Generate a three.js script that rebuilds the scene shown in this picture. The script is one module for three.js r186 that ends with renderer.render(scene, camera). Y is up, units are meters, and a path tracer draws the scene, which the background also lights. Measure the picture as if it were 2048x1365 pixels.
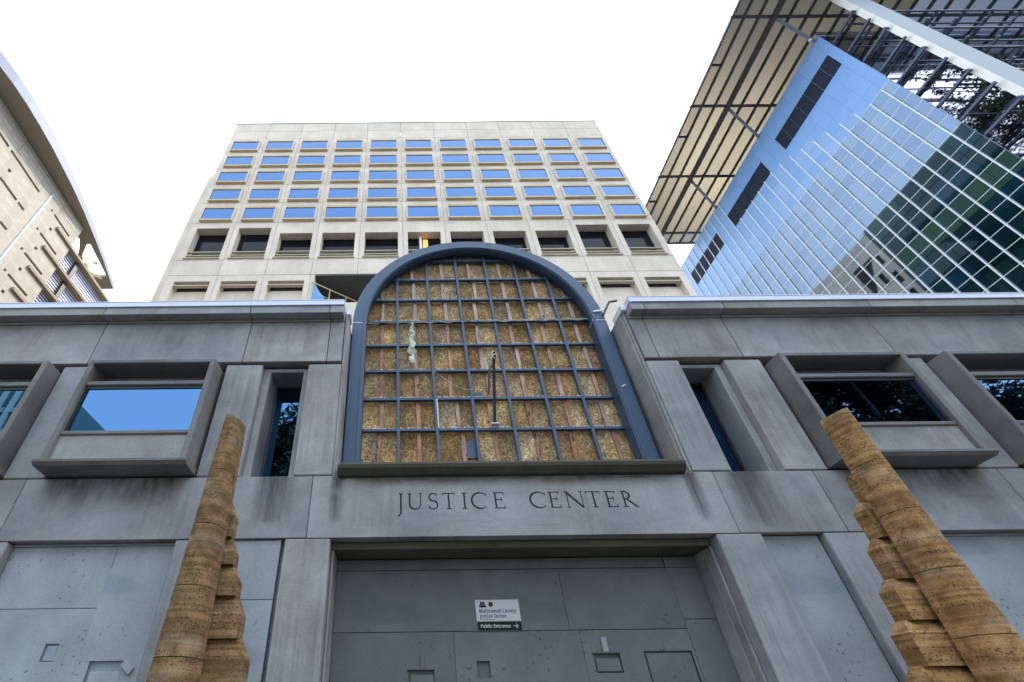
import * as THREE from 'three';
import { mergeGeometries } from 'three/addons/utils/BufferGeometryUtils.js';
import { Brush, Evaluator, SUBTRACTION } from 'three-bvh-csg';

// ------------------------------------------------------------------ camera, sky, sun, exposure
const scene = new THREE.Scene();
const RAD = Math.PI / 180;
const camera = new THREE.PerspectiveCamera(71.84, 2048 / 1365, 0.1, 2000);
camera.position.set(-2.4426, 2.5, 9.765);
camera.rotation.set(39.9158 * RAD, -0.1809 * RAD, -0.7289 * RAD, 'YXZ');
camera.setViewOffset(2048, 1365, 222.5, 0, 2048, 1365);
scene.add(camera);

const SUN = new THREE.Vector3(0.54, 0.73, -0.42).normalize();
const SKY_W = 512, SKY_H = 256;
const sky = (() => {
  const d = new Float32Array(SKY_W * SKY_H * 4);
  const zen = [0.88, 1.11, 1.42], hor = [1.20, 1.34, 1.48], glow = [1.35, 1.16, 0.94];
  for (let j = 0; j < SKY_H; j++) for (let i = 0; i < SKY_W; i++) {
    const el = ((j + 0.5) / SKY_H - 0.5) * Math.PI, ph = ((i + 0.5) / SKY_W - 0.5) * 2 * Math.PI;
    const x = Math.cos(ph) * Math.cos(el), y = Math.sin(el), z = Math.sin(ph) * Math.cos(el);
    const g = Math.acos(Math.max(-1, Math.min(1, x * SUN.x + y * SUN.y + z * SUN.z)));
    const t = Math.pow(Math.max(0, y), 0.55), k = 0.9 * Math.exp(-Math.pow(g / 0.85, 2)) + 12.0 * Math.exp(-Math.pow(g / 0.13, 2));
    const o = (j * SKY_W + i) * 4;
    for (let c = 0; c < 3; c++) d[o + c] = y < 0 ? 0.22 : hor[c] + (zen[c] - hor[c]) * t + glow[c] * k;
    d[o + 3] = 1;
  }
  const t = new THREE.DataTexture(d, SKY_W, SKY_H, THREE.RGBAFormat, THREE.FloatType);
  t.mapping = THREE.EquirectangularReflectionMapping; t.magFilter = THREE.LinearFilter; t.minFilter = THREE.LinearFilter; t.needsUpdate = true;
  return t;
})();
scene.background = sky; scene.environment = sky;

const sun = new THREE.DirectionalLight(0xfff0dc, 2.2);
sun.position.copy(SUN).multiplyScalar(200); sun.target.position.set(0, 20, -20);
sun.castShadow = true; sun.shadow.radius = 3; sun.shadow.mapSize.set(4096, 4096);
Object.assign(sun.shadow.camera, { left: -110, right: 110, top: 110, bottom: -110, near: 1, far: 500 });
scene.add(sun, sun.target);

const renderer = new THREE.WebGLRenderer({ antialias: true });
renderer.setSize(1024, 682);
renderer.toneMapping = THREE.LinearToneMapping;
renderer.toneMappingExposure = 1.8;
renderer.shadowMap.enabled = true;

// ------------------------------------------------------------------ helpers
let seed = 20241;
const rnd = () => { seed = (seed + 0x6d2b79f5) | 0; let t = Math.imul(seed ^ (seed >>> 15), 1 | seed); t = (t + Math.imul(t ^ (t >>> 7), 61 | t)) ^ t; return ((t ^ (t >>> 14)) >>> 0) / 4294967296; };
const rr = (a, b) => a + (b - a) * rnd();
const pick = (a) => a[Math.floor(rnd() * a.length)];
const V3 = (x, y, z) => new THREE.Vector3(x, y, z);

const names = {};
function numbered(n) { const k = names[n] = (names[n] ?? -1) + 1; return k ? `${n}_${String(k).padStart(3, '0')}` : n; }
function thing(name, label, category, pos = [0, 0, 0], group) {
  const o = new THREE.Group(); o.name = numbered(name); o.position.set(...pos); scene.add(o);
  o.userData = { label, category }; if (group) o.userData.group = group;
  o.userData.base = undefined; delete o.userData.base;
  return o;
}
function worldPos(o) { const p = V3(0, 0, 0); for (let q = o; q && q !== scene; q = q.parent) p.add(q.position); return p; }
// geometries are written in scene coordinates and moved to their parent's own
function part(name, geo, mat, parent, label) {
  const g = Array.isArray(geo) ? mergeGeometries(geo) : geo;
  const p = worldPos(parent);
  if (p.lengthSq() > 0) g.translate(-p.x, -p.y, -p.z);
  const m = new THREE.Mesh(g, mat); m.name = name; m.castShadow = m.receiveShadow = true; parent.add(m);
  if (label) m.userData.label = label;
  return m;
}
function structure(name, geo, mat) {
  const m = new THREE.Mesh(Array.isArray(geo) ? mergeGeometries(geo) : geo, mat); m.name = name; m.castShadow = m.receiveShadow = true;
  m.userData = { kind: 'structure' }; scene.add(m); return m;
}
function subgroup(name, parent, label) { const g = new THREE.Group(); g.name = name; parent.add(g); if (label) g.userData.label = label; return g; }

// planar uv in metres by the face's main direction, with an offset per piece
function uvs(g, off = [rr(0, 9), rr(0, 9)]) {
  if (g.index) g = g.toNonIndexed();
  g.computeVertexNormals();
  const p = g.attributes.position, n = g.attributes.normal, uv = new Float32Array(p.count * 2);
  for (let f = 0; f < p.count; f += 3) {
    const a = V3().fromBufferAttribute(p, f), b = V3().fromBufferAttribute(p, f + 1), c = V3().fromBufferAttribute(p, f + 2);
    const q = b.sub(a).cross(c.sub(a)), X = Math.abs(q.x), Y = Math.abs(q.y), Z = Math.abs(q.z);
    for (let k = f; k < f + 3; k++) {
      const [u, v] = Z >= X && Z >= Y ? [p.getX(k), p.getY(k)] : X >= Y ? [p.getZ(k), p.getY(k)] : [p.getX(k), p.getZ(k)];
      uv[k * 2] = u + off[0]; uv[k * 2 + 1] = v + off[1];
    }
  }
  g.setAttribute('uv', new THREE.BufferAttribute(uv, 2));
  for (const k of Object.keys(g.attributes)) if (!['position', 'normal', 'uv'].includes(k)) g.deleteAttribute(k);
  return g;
}
// chamfered box from corner to corner (44 triangles)
function cbox(x0, x1, y0, y1, z0, z1, c = 0.012, off) {
  if (x0 > x1) [x0, x1] = [x1, x0]; if (y0 > y1) [y0, y1] = [y1, y0]; if (z0 > z1) [z0, z1] = [z1, z0];
  c = Math.min(c, (x1 - x0) * 0.3, (y1 - y0) * 0.3, (z1 - z0) * 0.3);
  const pos = [], P = (s, ax) => [0, 1, 2].map((k) => { const lo = [x0, y0, z0][k], hi = [x1, y1, z1][k]; return s[k] > 0 ? hi - (k === ax ? 0 : c) : lo + (k === ax ? 0 : c); });
  const ctr = [(x0 + x1) / 2, (y0 + y1) / 2, (z0 + z1) / 2];
  const tri = (a, b, d) => {
    const n = [0, 1, 2].map((k) => (b[(k + 1) % 3] - a[(k + 1) % 3]) * (d[(k + 2) % 3] - a[(k + 2) % 3]) - (b[(k + 2) % 3] - a[(k + 2) % 3]) * (d[(k + 1) % 3] - a[(k + 1) % 3]));
    const o = [0, 1, 2].reduce((s, k) => s + n[k] * ((a[k] + b[k] + d[k]) / 3 - ctr[k]), 0);
    pos.push(...(o > 0 ? [...a, ...b, ...d] : [...a, ...d, ...b]));
  };
  const quad = (a, b, d, e) => { tri(a, b, d); tri(a, d, e); };
  for (let ax = 0; ax < 3; ax++) { const u = (ax + 1) % 3, v = (ax + 2) % 3;
    for (const s of [-1, 1]) { const f = (i, j) => { const q = [0, 0, 0]; q[ax] = s; q[u] = i; q[v] = j; return P(q, ax); }; quad(f(-1, -1), f(1, -1), f(1, 1), f(-1, 1)); }
    for (const i of [-1, 1]) for (const j of [-1, 1]) { const f = (k, a) => { const q = [0, 0, 0]; q[ax] = k; q[u] = i; q[v] = j; return P(q, a); }; quad(f(-1, u), f(1, u), f(1, v), f(-1, v)); }
  }
  for (const i of [-1, 1]) for (const j of [-1, 1]) for (const k of [-1, 1]) tri(P([i, j, k], 0), P([i, j, k], 1), P([i, j, k], 2));
  const g = new THREE.BufferGeometry(); g.setAttribute('position', new THREE.BufferAttribute(new Float32Array(pos), 3));
  return uvs(g, off);
}
function bx(x0, x1, y0, y1, z0, z1, off) { const g = new THREE.BoxGeometry(Math.abs(x1 - x0), Math.abs(y1 - y0), Math.abs(z1 - z0)); g.translate((x0 + x1) / 2, (y0 + y1) / 2, (z0 + z1) / 2); return uvs(g, off); }
// a bar of w by h between two points
function bar(a, b, w, h = w) {
  const A = V3(...a), B = V3(...b), d = B.clone().sub(A), L = d.length(); d.normalize();
  const up = Math.abs(d.y) > 0.98 ? V3(0, 0, 1) : V3(0, 1, 0), s = V3().crossVectors(up, d).normalize(), t = V3().crossVectors(d, s);
  const c = Math.min(w, h) * 0.15, g = cbox(-w / 2, w / 2, -h / 2, h / 2, 0, L, c);
  g.applyMatrix4(new THREE.Matrix4().makeBasis(s, t, d).setPosition(A)); return g;
}
function rod(a, b, r, seg = 10, r2 = r) {
  const A = V3(...a), B = V3(...b), d = B.clone().sub(A), L = d.length();
  let g = new THREE.CylinderGeometry(r2, r, L, seg); g.translate(0, L / 2, 0);
  g.applyQuaternion(new THREE.Quaternion().setFromUnitVectors(V3(0, 1, 0), d.normalize())); g.translate(A.x, A.y, A.z);
  return clean(g);
}
function clean(g) { if (g.index) g = g.toNonIndexed(); for (const k of Object.keys(g.attributes)) if (!['position', 'normal', 'uv'].includes(k)) g.deleteAttribute(k); return g; }
function shapeOf(pts, holes = []) {
  const s = new THREE.Shape(pts.map((p) => new THREE.Vector2(...p)));
  for (const h of holes) s.holes.push(new THREE.Path(h.map((p) => new THREE.Vector2(...p))));
  return s;
}
const rect = (x0, x1, y0, y1) => [[x0, y0], [x1, y0], [x1, y1], [x0, y1]];
// outline in x,y pushed from z0 to z1
function slab(pts, z0, z1, holes = [], bev = 0, off) {
  const g = new THREE.ExtrudeGeometry(shapeOf(pts, holes), { depth: z1 - z0 - 2 * bev, bevelEnabled: bev > 0, bevelSize: bev, bevelThickness: bev, bevelOffset: -bev, bevelSegments: 1, curveSegments: 8, steps: 1 });
  g.translate(0, 0, z0 + bev); return uvs(g, off);
}
// outline in z,y pushed along x
function slabX(pts, x0, x1, holes = [], off) { const g = new THREE.ExtrudeGeometry(shapeOf(pts, holes), { depth: x1 - x0, bevelEnabled: false }); g.rotateY(-Math.PI / 2); g.scale(1, 1, 1); g.translate(x1, 0, 0); return uvs(g, off); }
// outline in x,z pushed along y
function slabY(pts, y0, y1, holes = [], off) { const g = new THREE.ExtrudeGeometry(shapeOf(pts.map(([x, z]) => [x, -z]), holes.map((h) => h.map(([x, z]) => [x, -z]))), { depth: y1 - y0, bevelEnabled: false }); g.rotateX(-Math.PI / 2); g.translate(0, y0, 0); return uvs(g, off); }

// ------------------------------------------------------------------ textures
const hash = (x, y, s) => { let h = Math.imul(x, 374761393) ^ Math.imul(y, 668265263) ^ Math.imul(s, 1274126177); h = Math.imul(h ^ (h >>> 13), 1274126177); return ((h ^ (h >>> 16)) >>> 0) / 4294967296; };
function vnoise(x, y, px, py, s) {
  const xi = Math.floor(x), yi = Math.floor(y), fx = x - xi, fy = y - yi, u = fx * fx * (3 - 2 * fx), v = fy * fy * (3 - 2 * fy);
  const m = (a, b) => ((a % b) + b) % b, x0 = m(xi, px), x1 = m(xi + 1, px), y0 = m(yi, py), y1 = m(yi + 1, py);
  const a = hash(x0, y0, s), b = hash(x1, y0, s), c = hash(x0, y1, s), d = hash(x1, y1, s);
  return a + (b - a) * u + (c - a) * v + (a - b - c + d) * u * v;
}
function fbm(u, v, fx, fy, oct, s) { let t = 0, a = 0.5, n = 0; for (let o = 0; o < oct; o++) { t += a * vnoise(u * fx, v * fy, fx, fy, s + o); n += a; a *= 0.5; fx *= 2; fy *= 2; } return t / n; }
function tex(size, tile, srgb, f, tileY = tile) {   // f(u, v) -> [r, g, b] in 0..1 (srgb values when srgb)
  const d = new Uint8Array(size * size * 4);
  for (let j = 0; j < size; j++) for (let i = 0; i < size; i++) {
    const c = f(i / size, j / size), o = (j * size + i) * 4;
    for (let k = 0; k < 3; k++) d[o + k] = Math.max(0, Math.min(255, (c[k] ?? c[0]) * 255)); d[o + 3] = 255;
  }
  const t = new THREE.DataTexture(d, size, size); t.wrapS = t.wrapT = THREE.RepeatWrapping; t.magFilter = THREE.LinearFilter; t.minFilter = THREE.LinearMipmapLinearFilter; t.generateMipmaps = true;
  if (srgb) t.colorSpace = THREE.SRGBColorSpace; t.repeat.set(1 / tile, 1 / tileY); t.needsUpdate = true; return t;
}
const sm = (a, b, x) => { const t = Math.max(0, Math.min(1, (x - a) / (b - a))); return t * t * (3 - 2 * t); };
const L2S = (l) => (l <= 0.0031308 ? 12.92 * l : 1.055 * Math.pow(l, 1 / 2.4) - 0.055);

// weathered grey precast: mottling, vertical rain streaks, fine speckle
const texConcrete = tex(1024, 4.1, true, (u, v) => {
  const m = fbm(u, v, 3, 3, 5, 11), st = fbm(u, v, 34, 2, 4, 23), fine = fbm(u, v, 120, 120, 2, 5), cl = fbm(u, v, 7, 4, 4, 41);
  const b = 0.80 + 0.30 * (m - 0.5) + 0.13 * (st - 0.5) * sm(0.35, 0.7, cl) + 0.07 * (fine - 0.5) - 0.10 * sm(0.52, 0.78, st * 0.5 + cl * 0.5) + 0.12 * (fbm(u, v, 9, 14, 3, 47) - 0.5);
  return [b * (1 + 0.03 * (cl - 0.5)), b, b * (1 - 0.06 * (cl - 0.5))];
});
const bumpConcrete = tex(512, 1.3, false, (u, v) => { const f = fbm(u, v, 60, 60, 3, 7), p = fbm(u, v, 90, 90, 1, 77); return [0.55 + 0.5 * (f - 0.5) - 0.5 * sm(0.8, 0.92, p)]; });
const texTower = tex(512, 5.3, true, (u, v) => {
  const m = fbm(u, v, 4, 4, 4, 91), st = fbm(u, v, 26, 2, 3, 92), f = fbm(u, v, 110, 110, 1, 93);
  const b = 0.92 + 0.09 * (m - 0.5) + 0.05 * (st - 0.5) + 0.07 * (f - 0.5); return [b, b * 0.995, b * 0.985];
});
const texStone = tex(512, 3.6, true, (u, v) => {
  const m = fbm(u, v, 4, 4, 4, 191), f = fbm(u, v, 60, 60, 2, 193), jx = Math.min(u * 3 % 1, 1 - u * 3 % 1), jy = Math.min(v * 6 % 1, 1 - v * 6 % 1), cell = hash(Math.floor(u * 3), Math.floor(v * 6), 5);
  const b = 0.86 + 0.10 * (m - 0.5) + 0.06 * (f - 0.5) + 0.07 * (cell - 0.5) - 0.12 * (1 - sm(0, 0.014, Math.min(jx, jy * 0.5))); return [b, b * 0.985, b * 0.955];
});
const travPit = (u, v) => sm(0.60, 0.76, 0.7 * fbm(u, v, 75, 120, 2, 65) + 0.3 * fbm(u, v, 2, 40, 2, 62));
const texTravertine = tex(1024, 2.0, true, (u, v) => {
  const w = v + 0.010 * (fbm(u, v, 2, 2, 3, 61) - 0.5), band = fbm(u, w, 1, 60, 3, 62), lay = fbm(u, w, 1, 11, 3, 63), spot = fbm(u, v, 150, 170, 2, 64), mot = fbm(u, v, 9, 14, 4, 66), grey = sm(0.50, 0.72, fbm(u, w, 2, 9, 3, 67));
  const t = sm(0.25, 0.75, 0.24 * band + 0.24 * lay + 0.52 * mot), b = 0.80 + 0.55 * (spot - 0.5) + 0.26 * (band - 0.5);
  return [0.54 + 0.25 * t, 0.42 + 0.25 * t, 0.27 + 0.25 * t].map((k, q) => (k + grey * [0.01, 0.045, 0.10][q]) * (0.55 + b * 0.55) * (1 - 0.36 * travPit(u, w)));
});
const bumpTravertine = tex(1024, 2.0, false, (u, v) => {
  const w = v + 0.010 * (fbm(u, v, 2, 2, 3, 61) - 0.5); return [0.75 + 0.35 * (fbm(u, w, 1, 60, 3, 62) - 0.5) - 0.55 * travPit(u, w) + 0.3 * (fbm(u, v, 150, 170, 2, 64) - 0.5)];
});
const texPaint = tex(1024, 3.0, true, (u, v) => {
  const m = fbm(u, v, 3, 3, 5, 301), roll = fbm(u, v, 9, 5, 3, 302), f = fbm(u, v, 140, 140, 2, 303), patch = sm(0.5, 0.56, fbm(u, v, 2, 3, 2, 305)), sc = sm(0.72, 0.8, fbm(u, v, 46, 46, 3, 306) * 0.6 + 0.4 * fbm(u, v, 4, 4, 3, 307));
  const b = 0.84 + 0.14 * (m - 0.5) + 0.12 * (roll - 0.5) + 0.07 * (f - 0.5) - 0.05 * patch - 0.28 * sc; return [b * (1 - 0.02 * patch), b, b * (1 + 0.025 * patch)];
});
const bumpPaint = tex(1024, 3.0, false, (u, v) => { const sc = sm(0.72, 0.8, fbm(u, v, 46, 46, 3, 306) * 0.6 + 0.4 * fbm(u, v, 4, 4, 3, 307)); return [0.6 + 0.5 * (fbm(u, v, 50, 70, 3, 311) - 0.5) - 0.5 * sc]; });
const texWood = tex(512, 0.9, true, (u, v) => {
  const g = fbm(u + 0.02 * fbm(u, v, 3, 3, 2, 3), v, 40, 3, 4, 401), kn = sm(0.86, 0.93, fbm(u, v, 9, 5, 1, 402)), l = fbm(u, v, 3, 2, 3, 403);
  const b = (0.72 + 0.4 * (g - 0.5) + 0.3 * (l - 0.5)) * (1 - 0.6 * kn); return [b, b * 0.93, b * 0.9];
});
const texOsb = (() => {
  const N = 1024, cv = document.createElement('canvas'); cv.width = cv.height = N; const c = cv.getContext('2d');
  c.fillStyle = '#8d7347'; c.fillRect(0, 0, N, N);
  const cols = ['#b4965c', '#a3824a', '#c8ad74', '#8a6a3a', '#6f5530', '#d8c596', '#9c8560', '#7c6a4c', '#b08a4e', '#5c4628', '#a89a78', '#c2a266'];
  for (let i = 0; i < 7600; i++) {
    const x = rnd() * N, y = rnd() * N, a = rnd() * Math.PI, L = rr(16, 46), w = rr(4, 13); c.fillStyle = pick(cols); c.globalAlpha = rr(0.45, 0.95);
    for (const dx of [-N, 0, N]) for (const dy of [-N, 0, N]) if (x + dx > -60 && x + dx < N + 60 && y + dy > -60 && y + dy < N + 60) { c.save(); c.translate(x + dx, y + dy); c.rotate(a); c.fillRect(-L / 2, -w / 2, L, w); c.restore(); }
  }
  const img = c.getImageData(0, 0, N, N).data, d = new Uint8Array(N * N * 4);
  for (let j = 0; j < N; j++) for (let i = 0; i < N; i++) {
    const o = (j * N + i) * 4, w = fbm(i / N, j / N, 4, 4, 4, 501), k = 1.22 + 0.75 * (w - 0.45), grey = 0.30 + sm(0.5, 0.7, fbm(i / N, j / N, 6, 3, 3, 502)) * 0.3;
    const l = (img[o] + img[o + 1] + img[o + 2]) / 3; for (let q = 0; q < 3; q++) d[o + q] = Math.min(255, (img[o + q] * (1 - grey) + l * grey) * k); d[o + 3] = 255;
  }
  const t = new THREE.DataTexture(d, N, N); t.wrapS = t.wrapT = THREE.RepeatWrapping; t.magFilter = THREE.LinearFilter; t.minFilter = THREE.LinearMipmapLinearFilter; t.generateMipmaps = true; t.colorSpace = THREE.SRGBColorSpace; t.repeat.set(1 / 2.6, 1 / 2.6); t.needsUpdate = true; return t;
})();
const texGround = tex(512, 3, true, (u, v) => { const b = 0.8 + 0.25 * (fbm(u, v, 4, 4, 4, 601) - 0.5) + 0.25 * (fbm(u, v, 120, 120, 2, 602) - 0.5); return [b, b, b]; });

// ------------------------------------------------------------------ materials
const M = (color, o = {}) => new THREE.MeshStandardMaterial({ color: new THREE.Color().setRGB(...color), roughness: 0.85, ...o });
const conc = [[0.440, 0.438, 0.440], [0.476, 0.468, 0.456], [0.412, 0.415, 0.426], [0.466, 0.452, 0.432]].map((c) => M(c, { map: texConcrete, bumpMap: bumpConcrete, bumpScale: 0.002 }));
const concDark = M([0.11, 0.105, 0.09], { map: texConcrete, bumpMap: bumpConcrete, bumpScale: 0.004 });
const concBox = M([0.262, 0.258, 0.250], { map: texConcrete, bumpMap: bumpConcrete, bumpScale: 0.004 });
const mat = {
  groove: M([0.05, 0.048, 0.045]),
  void: M([0.02, 0.02, 0.022]),
  coping: M([0.66, 0.70, 0.88], { roughness: 0.4 }),
  flash: M([0.75, 0.78, 0.82], { roughness: 0.4 }),
  blue: M([0.033, 0.074, 0.138], { roughness: 0.42 }),
  mullion: M([0.038, 0.078, 0.142], { roughness: 0.4 }),
  blueDark: M([0.026, 0.052, 0.095], { roughness: 0.5 }),
  sill: M([0.085, 0.076, 0.052], { map: texConcrete, bumpMap: bumpConcrete, bumpScale: 0.006 }),
  podiumGlass: M([0.070, 0.155, 0.30], { metalness: 1, roughness: 0.015 }),
  darkGlass: new THREE.MeshPhysicalMaterial({ color: new THREE.Color(0.008, 0.009, 0.014), roughness: 0.08, specularIntensity: 0.35 }),
  frameDark: M([0.03, 0.032, 0.034], { roughness: 0.5 }),
  towerGlass: M([0.072, 0.140, 0.285], { metalness: 1, roughness: 0.03 }),
  towerBounceTan: M([0.74, 0.56, 0.33], { map: texTower }),  // concrete heads and sills, warm bounce light from below put into the colour
  towerSlat: M([0.60, 0.53, 0.41], { map: texTower }),
  white: M([0.72, 0.72, 0.70], { roughness: 0.5 }),
  dirtyGlass: M([0.5, 0.53, 0.5], { roughness: 0.5 }),
  black: M([0.015, 0.015, 0.017], { roughness: 0.4 }),
  darkMetal: M([0.06, 0.062, 0.065], { roughness: 0.5, metalness: 0.3 }),
  asphalt: M([0.05, 0.05, 0.052], { map: texGround }),
  paving: M([0.26, 0.255, 0.245], { map: texGround }),
  earth: M([0.09, 0.10, 0.07], { map: texGround }),
  hoard: [[0.405, 0.440, 0.472], [0.425, 0.458, 0.488], [0.385, 0.424, 0.460]].map((c) => M(c, { map: texPaint, bumpMap: bumpPaint, bumpScale: 0.006, roughness: 0.6 })),
  shadedDoorBoard: [[0.165, 0.182, 0.168], [0.176, 0.192, 0.176], [0.156, 0.174, 0.162]].map((c) => M(c, { map: texPaint, bumpMap: bumpPaint, bumpScale: 0.006, roughness: 0.65 })),  // same paint as hoard, with the deeper doorway shade put into the colour
  osb: [[0.72, 0.60, 0.46], [0.86, 0.71, 0.54], [0.56, 0.46, 0.36], [0.78, 0.69, 0.60], [0.62, 0.48, 0.34], [0.98, 0.86, 0.70]].map((c) => M(c, { map: texOsb, bumpMap: texOsb, bumpScale: 0.003, roughness: 0.9 })),
  stud: [[0.88, 0.54, 0.41], [0.90, 0.66, 0.57], [0.76, 0.46, 0.33], [0.98, 0.80, 0.76]].map((c) => M(c, { map: texWood })),
  studGrey: [[0.98, 0.92, 0.98], [1.0, 0.90, 0.92]].map((c) => M(c, { map: texWood })),
  travertine: [[0.50, 0.435, 0.355], [0.74, 0.60, 0.43]].map((c) => M(c, { map: texTravertine, bumpMap: bumpTravertine, bumpScale: 0.008, roughness: 0.9 })),
};
const towerMats = [[0.755, 0.660, 0.562], [0.778, 0.684, 0.586], [0.732, 0.644, 0.552]].map((c) => M(c, { map: texTower }));

// ------------------------------------------------------------------ ground, road, pavement
structure('ground', slabY([[-600, -600], [600, -600], [600, 600], [-600, 600]], -0.25, -0.14), mat.earth);
structure('road', slabY([[-500, 5.6], [500, 5.6], [500, 17.5], [-500, 17.5]], -0.139, -0.12), mat.asphalt);
{
  const pv = structure('pavement', bx(-30.6, 30.6, -0.139, 0, -1.4, 5.3), mat.paving);
  structure('pavement_001', bx(-160, 160, -0.139, 0, 17.8, 22), mat.paving);
  structure('kerb', [cbox(-30.6, 30.6, -0.139, 0.004, 5.305, 5.55, 0.02)], conc[1]);
  structure('kerb_001', [cbox(-160, 160, -0.139, 0.004, 17.55, 17.795, 0.02)], conc[1]);
  for (const x of [-1.2, 1.2]) structure('lane_marking', bx(-200, 200, -0.119, -0.114, 11.5 + x * 0.08 - 0.06, 11.5 + x * 0.08 + 0.06), M([0.6, 0.5, 0.08]));
  structure('road_001', bx(31, 45, -0.118, -0.11, -120, 5.6), mat.asphalt); structure('road_002', bx(-44, -31, -0.118, -0.11, -120, 5.6), mat.asphalt);
}

// ------------------------------------------------------------------ the low entrance block
const podium = thing('courthouse_entrance_block', 'low grey concrete entrance block with engraved name and big boarded arched window', 'building');
part('core_wall', [bx(-30, -3.9, 0, 11.7, -50, -1.36), bx(3.9, 30, 0, 11.7, -50, -1.36), bx(-3.9, 3.9, 0, 11.7, -50, -1.5)], conc[2], podium);
part('back_wall', [bx(-30, -15.4, 0, 11.4, -1.359, -0.35), bx(15.4, 30, 0, 11.4, -1.359, -0.35), bx(-15.39, -3.97, 9.86, 11.69, -1.359, -0.32), bx(3.97, 15.39, 9.86, 11.69, -1.359, -0.32), bx(-15.39, -3.6, 5.6, 6.86, -1.359, -0.32), bx(3.6, 15.39, 5.6, 6.86, -1.359, -0.32), bx(-3.59, 3.59, 5.6, 6.86, -1.359, -0.33)], concDark, podium);
const cm = () => pick(conc);
const XJ = [3.97, 4.36, 6.56, 10.6, 14.7, 19, 24.4, 30];
for (const s of [-1, 1]) {
  const X = (a, b) => (s > 0 ? [a, b] : [-b, -a]);
  for (let i = 0; i + 1 < XJ.length; i++) {
    const [a, b] = X(XJ[i] + 0.009, XJ[i + 1] - 0.009);
    part('wall_panel', cbox(a, b, 10.0, 11.37, -0.31, 0.02), cm(), podium);
    part('parapet_panel', cbox(a, b, 11.44, 11.695, -0.31, 0.345), cm(), podium);
    part('moulding', [cbox(a, b, 11.375, 11.437, -0.31, 0.075, 0.02)], conc[3], podium);
    part('coping', [bx(a - 0.006, b + 0.006, 11.70, 11.865, -0.5, 0.39), bx(a - 0.006, b + 0.006, 11.866, 11.885, -0.5, 0.402)], mat.coping, podium);
  }
  // edge of the wall beside the arch
  { const [a, b] = X(3.87, 3.962); part('arch_jamb', [cbox(a, b, 6.87, 11.69, -1.34, -0.12, 0.02), cbox(...X(3.90, 3.963), 6.87, 11.69, -0.115, -0.03, 0.02)], conc[1], podium); }
  // band between the storeys and below
  const XL = [4.36, 6.56, 10.6, 14.7, 19, 24.4, 30];
  for (let i = 0; i + 1 < XL.length; i++) { const [a, b] = X(XL[i] + 0.008, XL[i + 1] - 0.008); part('lintel_panel', cbox(a, b, 5.55, 6.85, -0.31, 0), cm(), podium); }
  // pilasters of the upper storey
  for (const [p, q] of [[3.965, 4.81], [6.0, 6.93], [10.25, 11.15], [14.42, 15.35]]) { const [a, b] = X(p, q); part('pilaster', cbox(a, b, 6.875, 9.92, -0.55, 0, 0.02), cm(), podium); }
  // piers of the lower storey
  for (const [p, q] of [[3.875, 4.78], [6.03, 6.97], [10.32, 11.2], [14.4, 15.35]]) { const [a, b] = X(p, q); part('pier', cbox(a, b, 0, 5.535, -0.55, 0, 0.02), cm(), podium); }
  for (const [p, q, y0, y1] of [[15.37, 20, 0, 5.53], [20.02, 25, 0, 5.53], [25.02, 30, 0, 5.53], [15.37, 20, 6.87, 9.96], [20.02, 25, 6.87, 9.96], [25.02, 30, 6.87, 9.96]]) { const [a, b] = X(p, q); part('wall_panel', cbox(a, b, y0, y1, -0.34, -0.02), cm(), podium); }
  // tall narrow window between the pilasters
  {
    const w = subgroup('narrow_window', podium);
    const [a, b] = X(4.96, 5.81), [oa, ob] = X(4.815, 5.995);
    const fr = [[oa, 6.875], [ob, 6.875], [ob, 9.92], [oa, 9.92]];
    part('surround', slab(fr, -1.0, -0.2, [rect(a, b, 6.93, 9.81)], 0.015), conc[0], w);
    part('glass', bx(a - 0.05, b + 0.05, 6.87, 9.86, -1.0, -0.95), mat.podiumGlass, w);
    part('frame', [bx(a, a + 0.05, 6.9, 9.8, -0.945, -0.89), bx(b - 0.05, b, 6.9, 9.8, -0.945, -0.89), bx(a + 0.051, b - 0.051, 9.75, 9.81, -0.945, -0.89)], mat.frameDark, w);
  }
  // wide projecting windows
  for (const x0 of [7.03, 11.2]) {
    const w = subgroup('box_window', podium), [a, b] = X(x0, x0 + 3.13), D = 0.5;
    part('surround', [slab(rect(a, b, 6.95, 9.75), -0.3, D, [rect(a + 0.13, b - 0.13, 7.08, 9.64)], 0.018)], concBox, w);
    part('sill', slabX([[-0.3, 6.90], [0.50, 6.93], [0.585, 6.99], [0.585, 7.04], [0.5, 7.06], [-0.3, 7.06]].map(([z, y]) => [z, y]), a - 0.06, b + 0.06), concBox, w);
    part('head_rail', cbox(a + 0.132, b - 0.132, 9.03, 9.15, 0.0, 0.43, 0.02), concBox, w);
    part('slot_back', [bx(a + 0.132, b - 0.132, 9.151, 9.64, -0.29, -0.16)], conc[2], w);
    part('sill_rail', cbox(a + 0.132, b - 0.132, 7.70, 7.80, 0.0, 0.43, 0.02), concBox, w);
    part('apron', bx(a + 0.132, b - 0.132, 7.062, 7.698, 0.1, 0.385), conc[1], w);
    part('glass', bx(a + 0.132, b - 0.132, 7.802, 9.028, 0.2, 0.345), mat.podiumGlass, w);
    part('frame', [bx(a + 0.133, b - 0.133, 8.96, 9.027, 0.346, 0.375), bx(a + 0.133, a + 0.175, 7.803, 8.959, 0.346, 0.375), bx(b - 0.175, b - 0.133, 7.803, 8.959, 0.346, 0.375)], mat.frameDark, w);
  }
}
// the sill of the arched window
part('arch_sill', slabX([[-1.3, 6.87], [0.02, 6.79], [0.12, 6.81], [0.235, 6.93], [0.25, 7.0], [0.21, 7.06], [0.1, 7.09], [-0.9, 7.40], [-1.3, 7.42]], -3.80, 3.72), mat.sill, podium);

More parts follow.
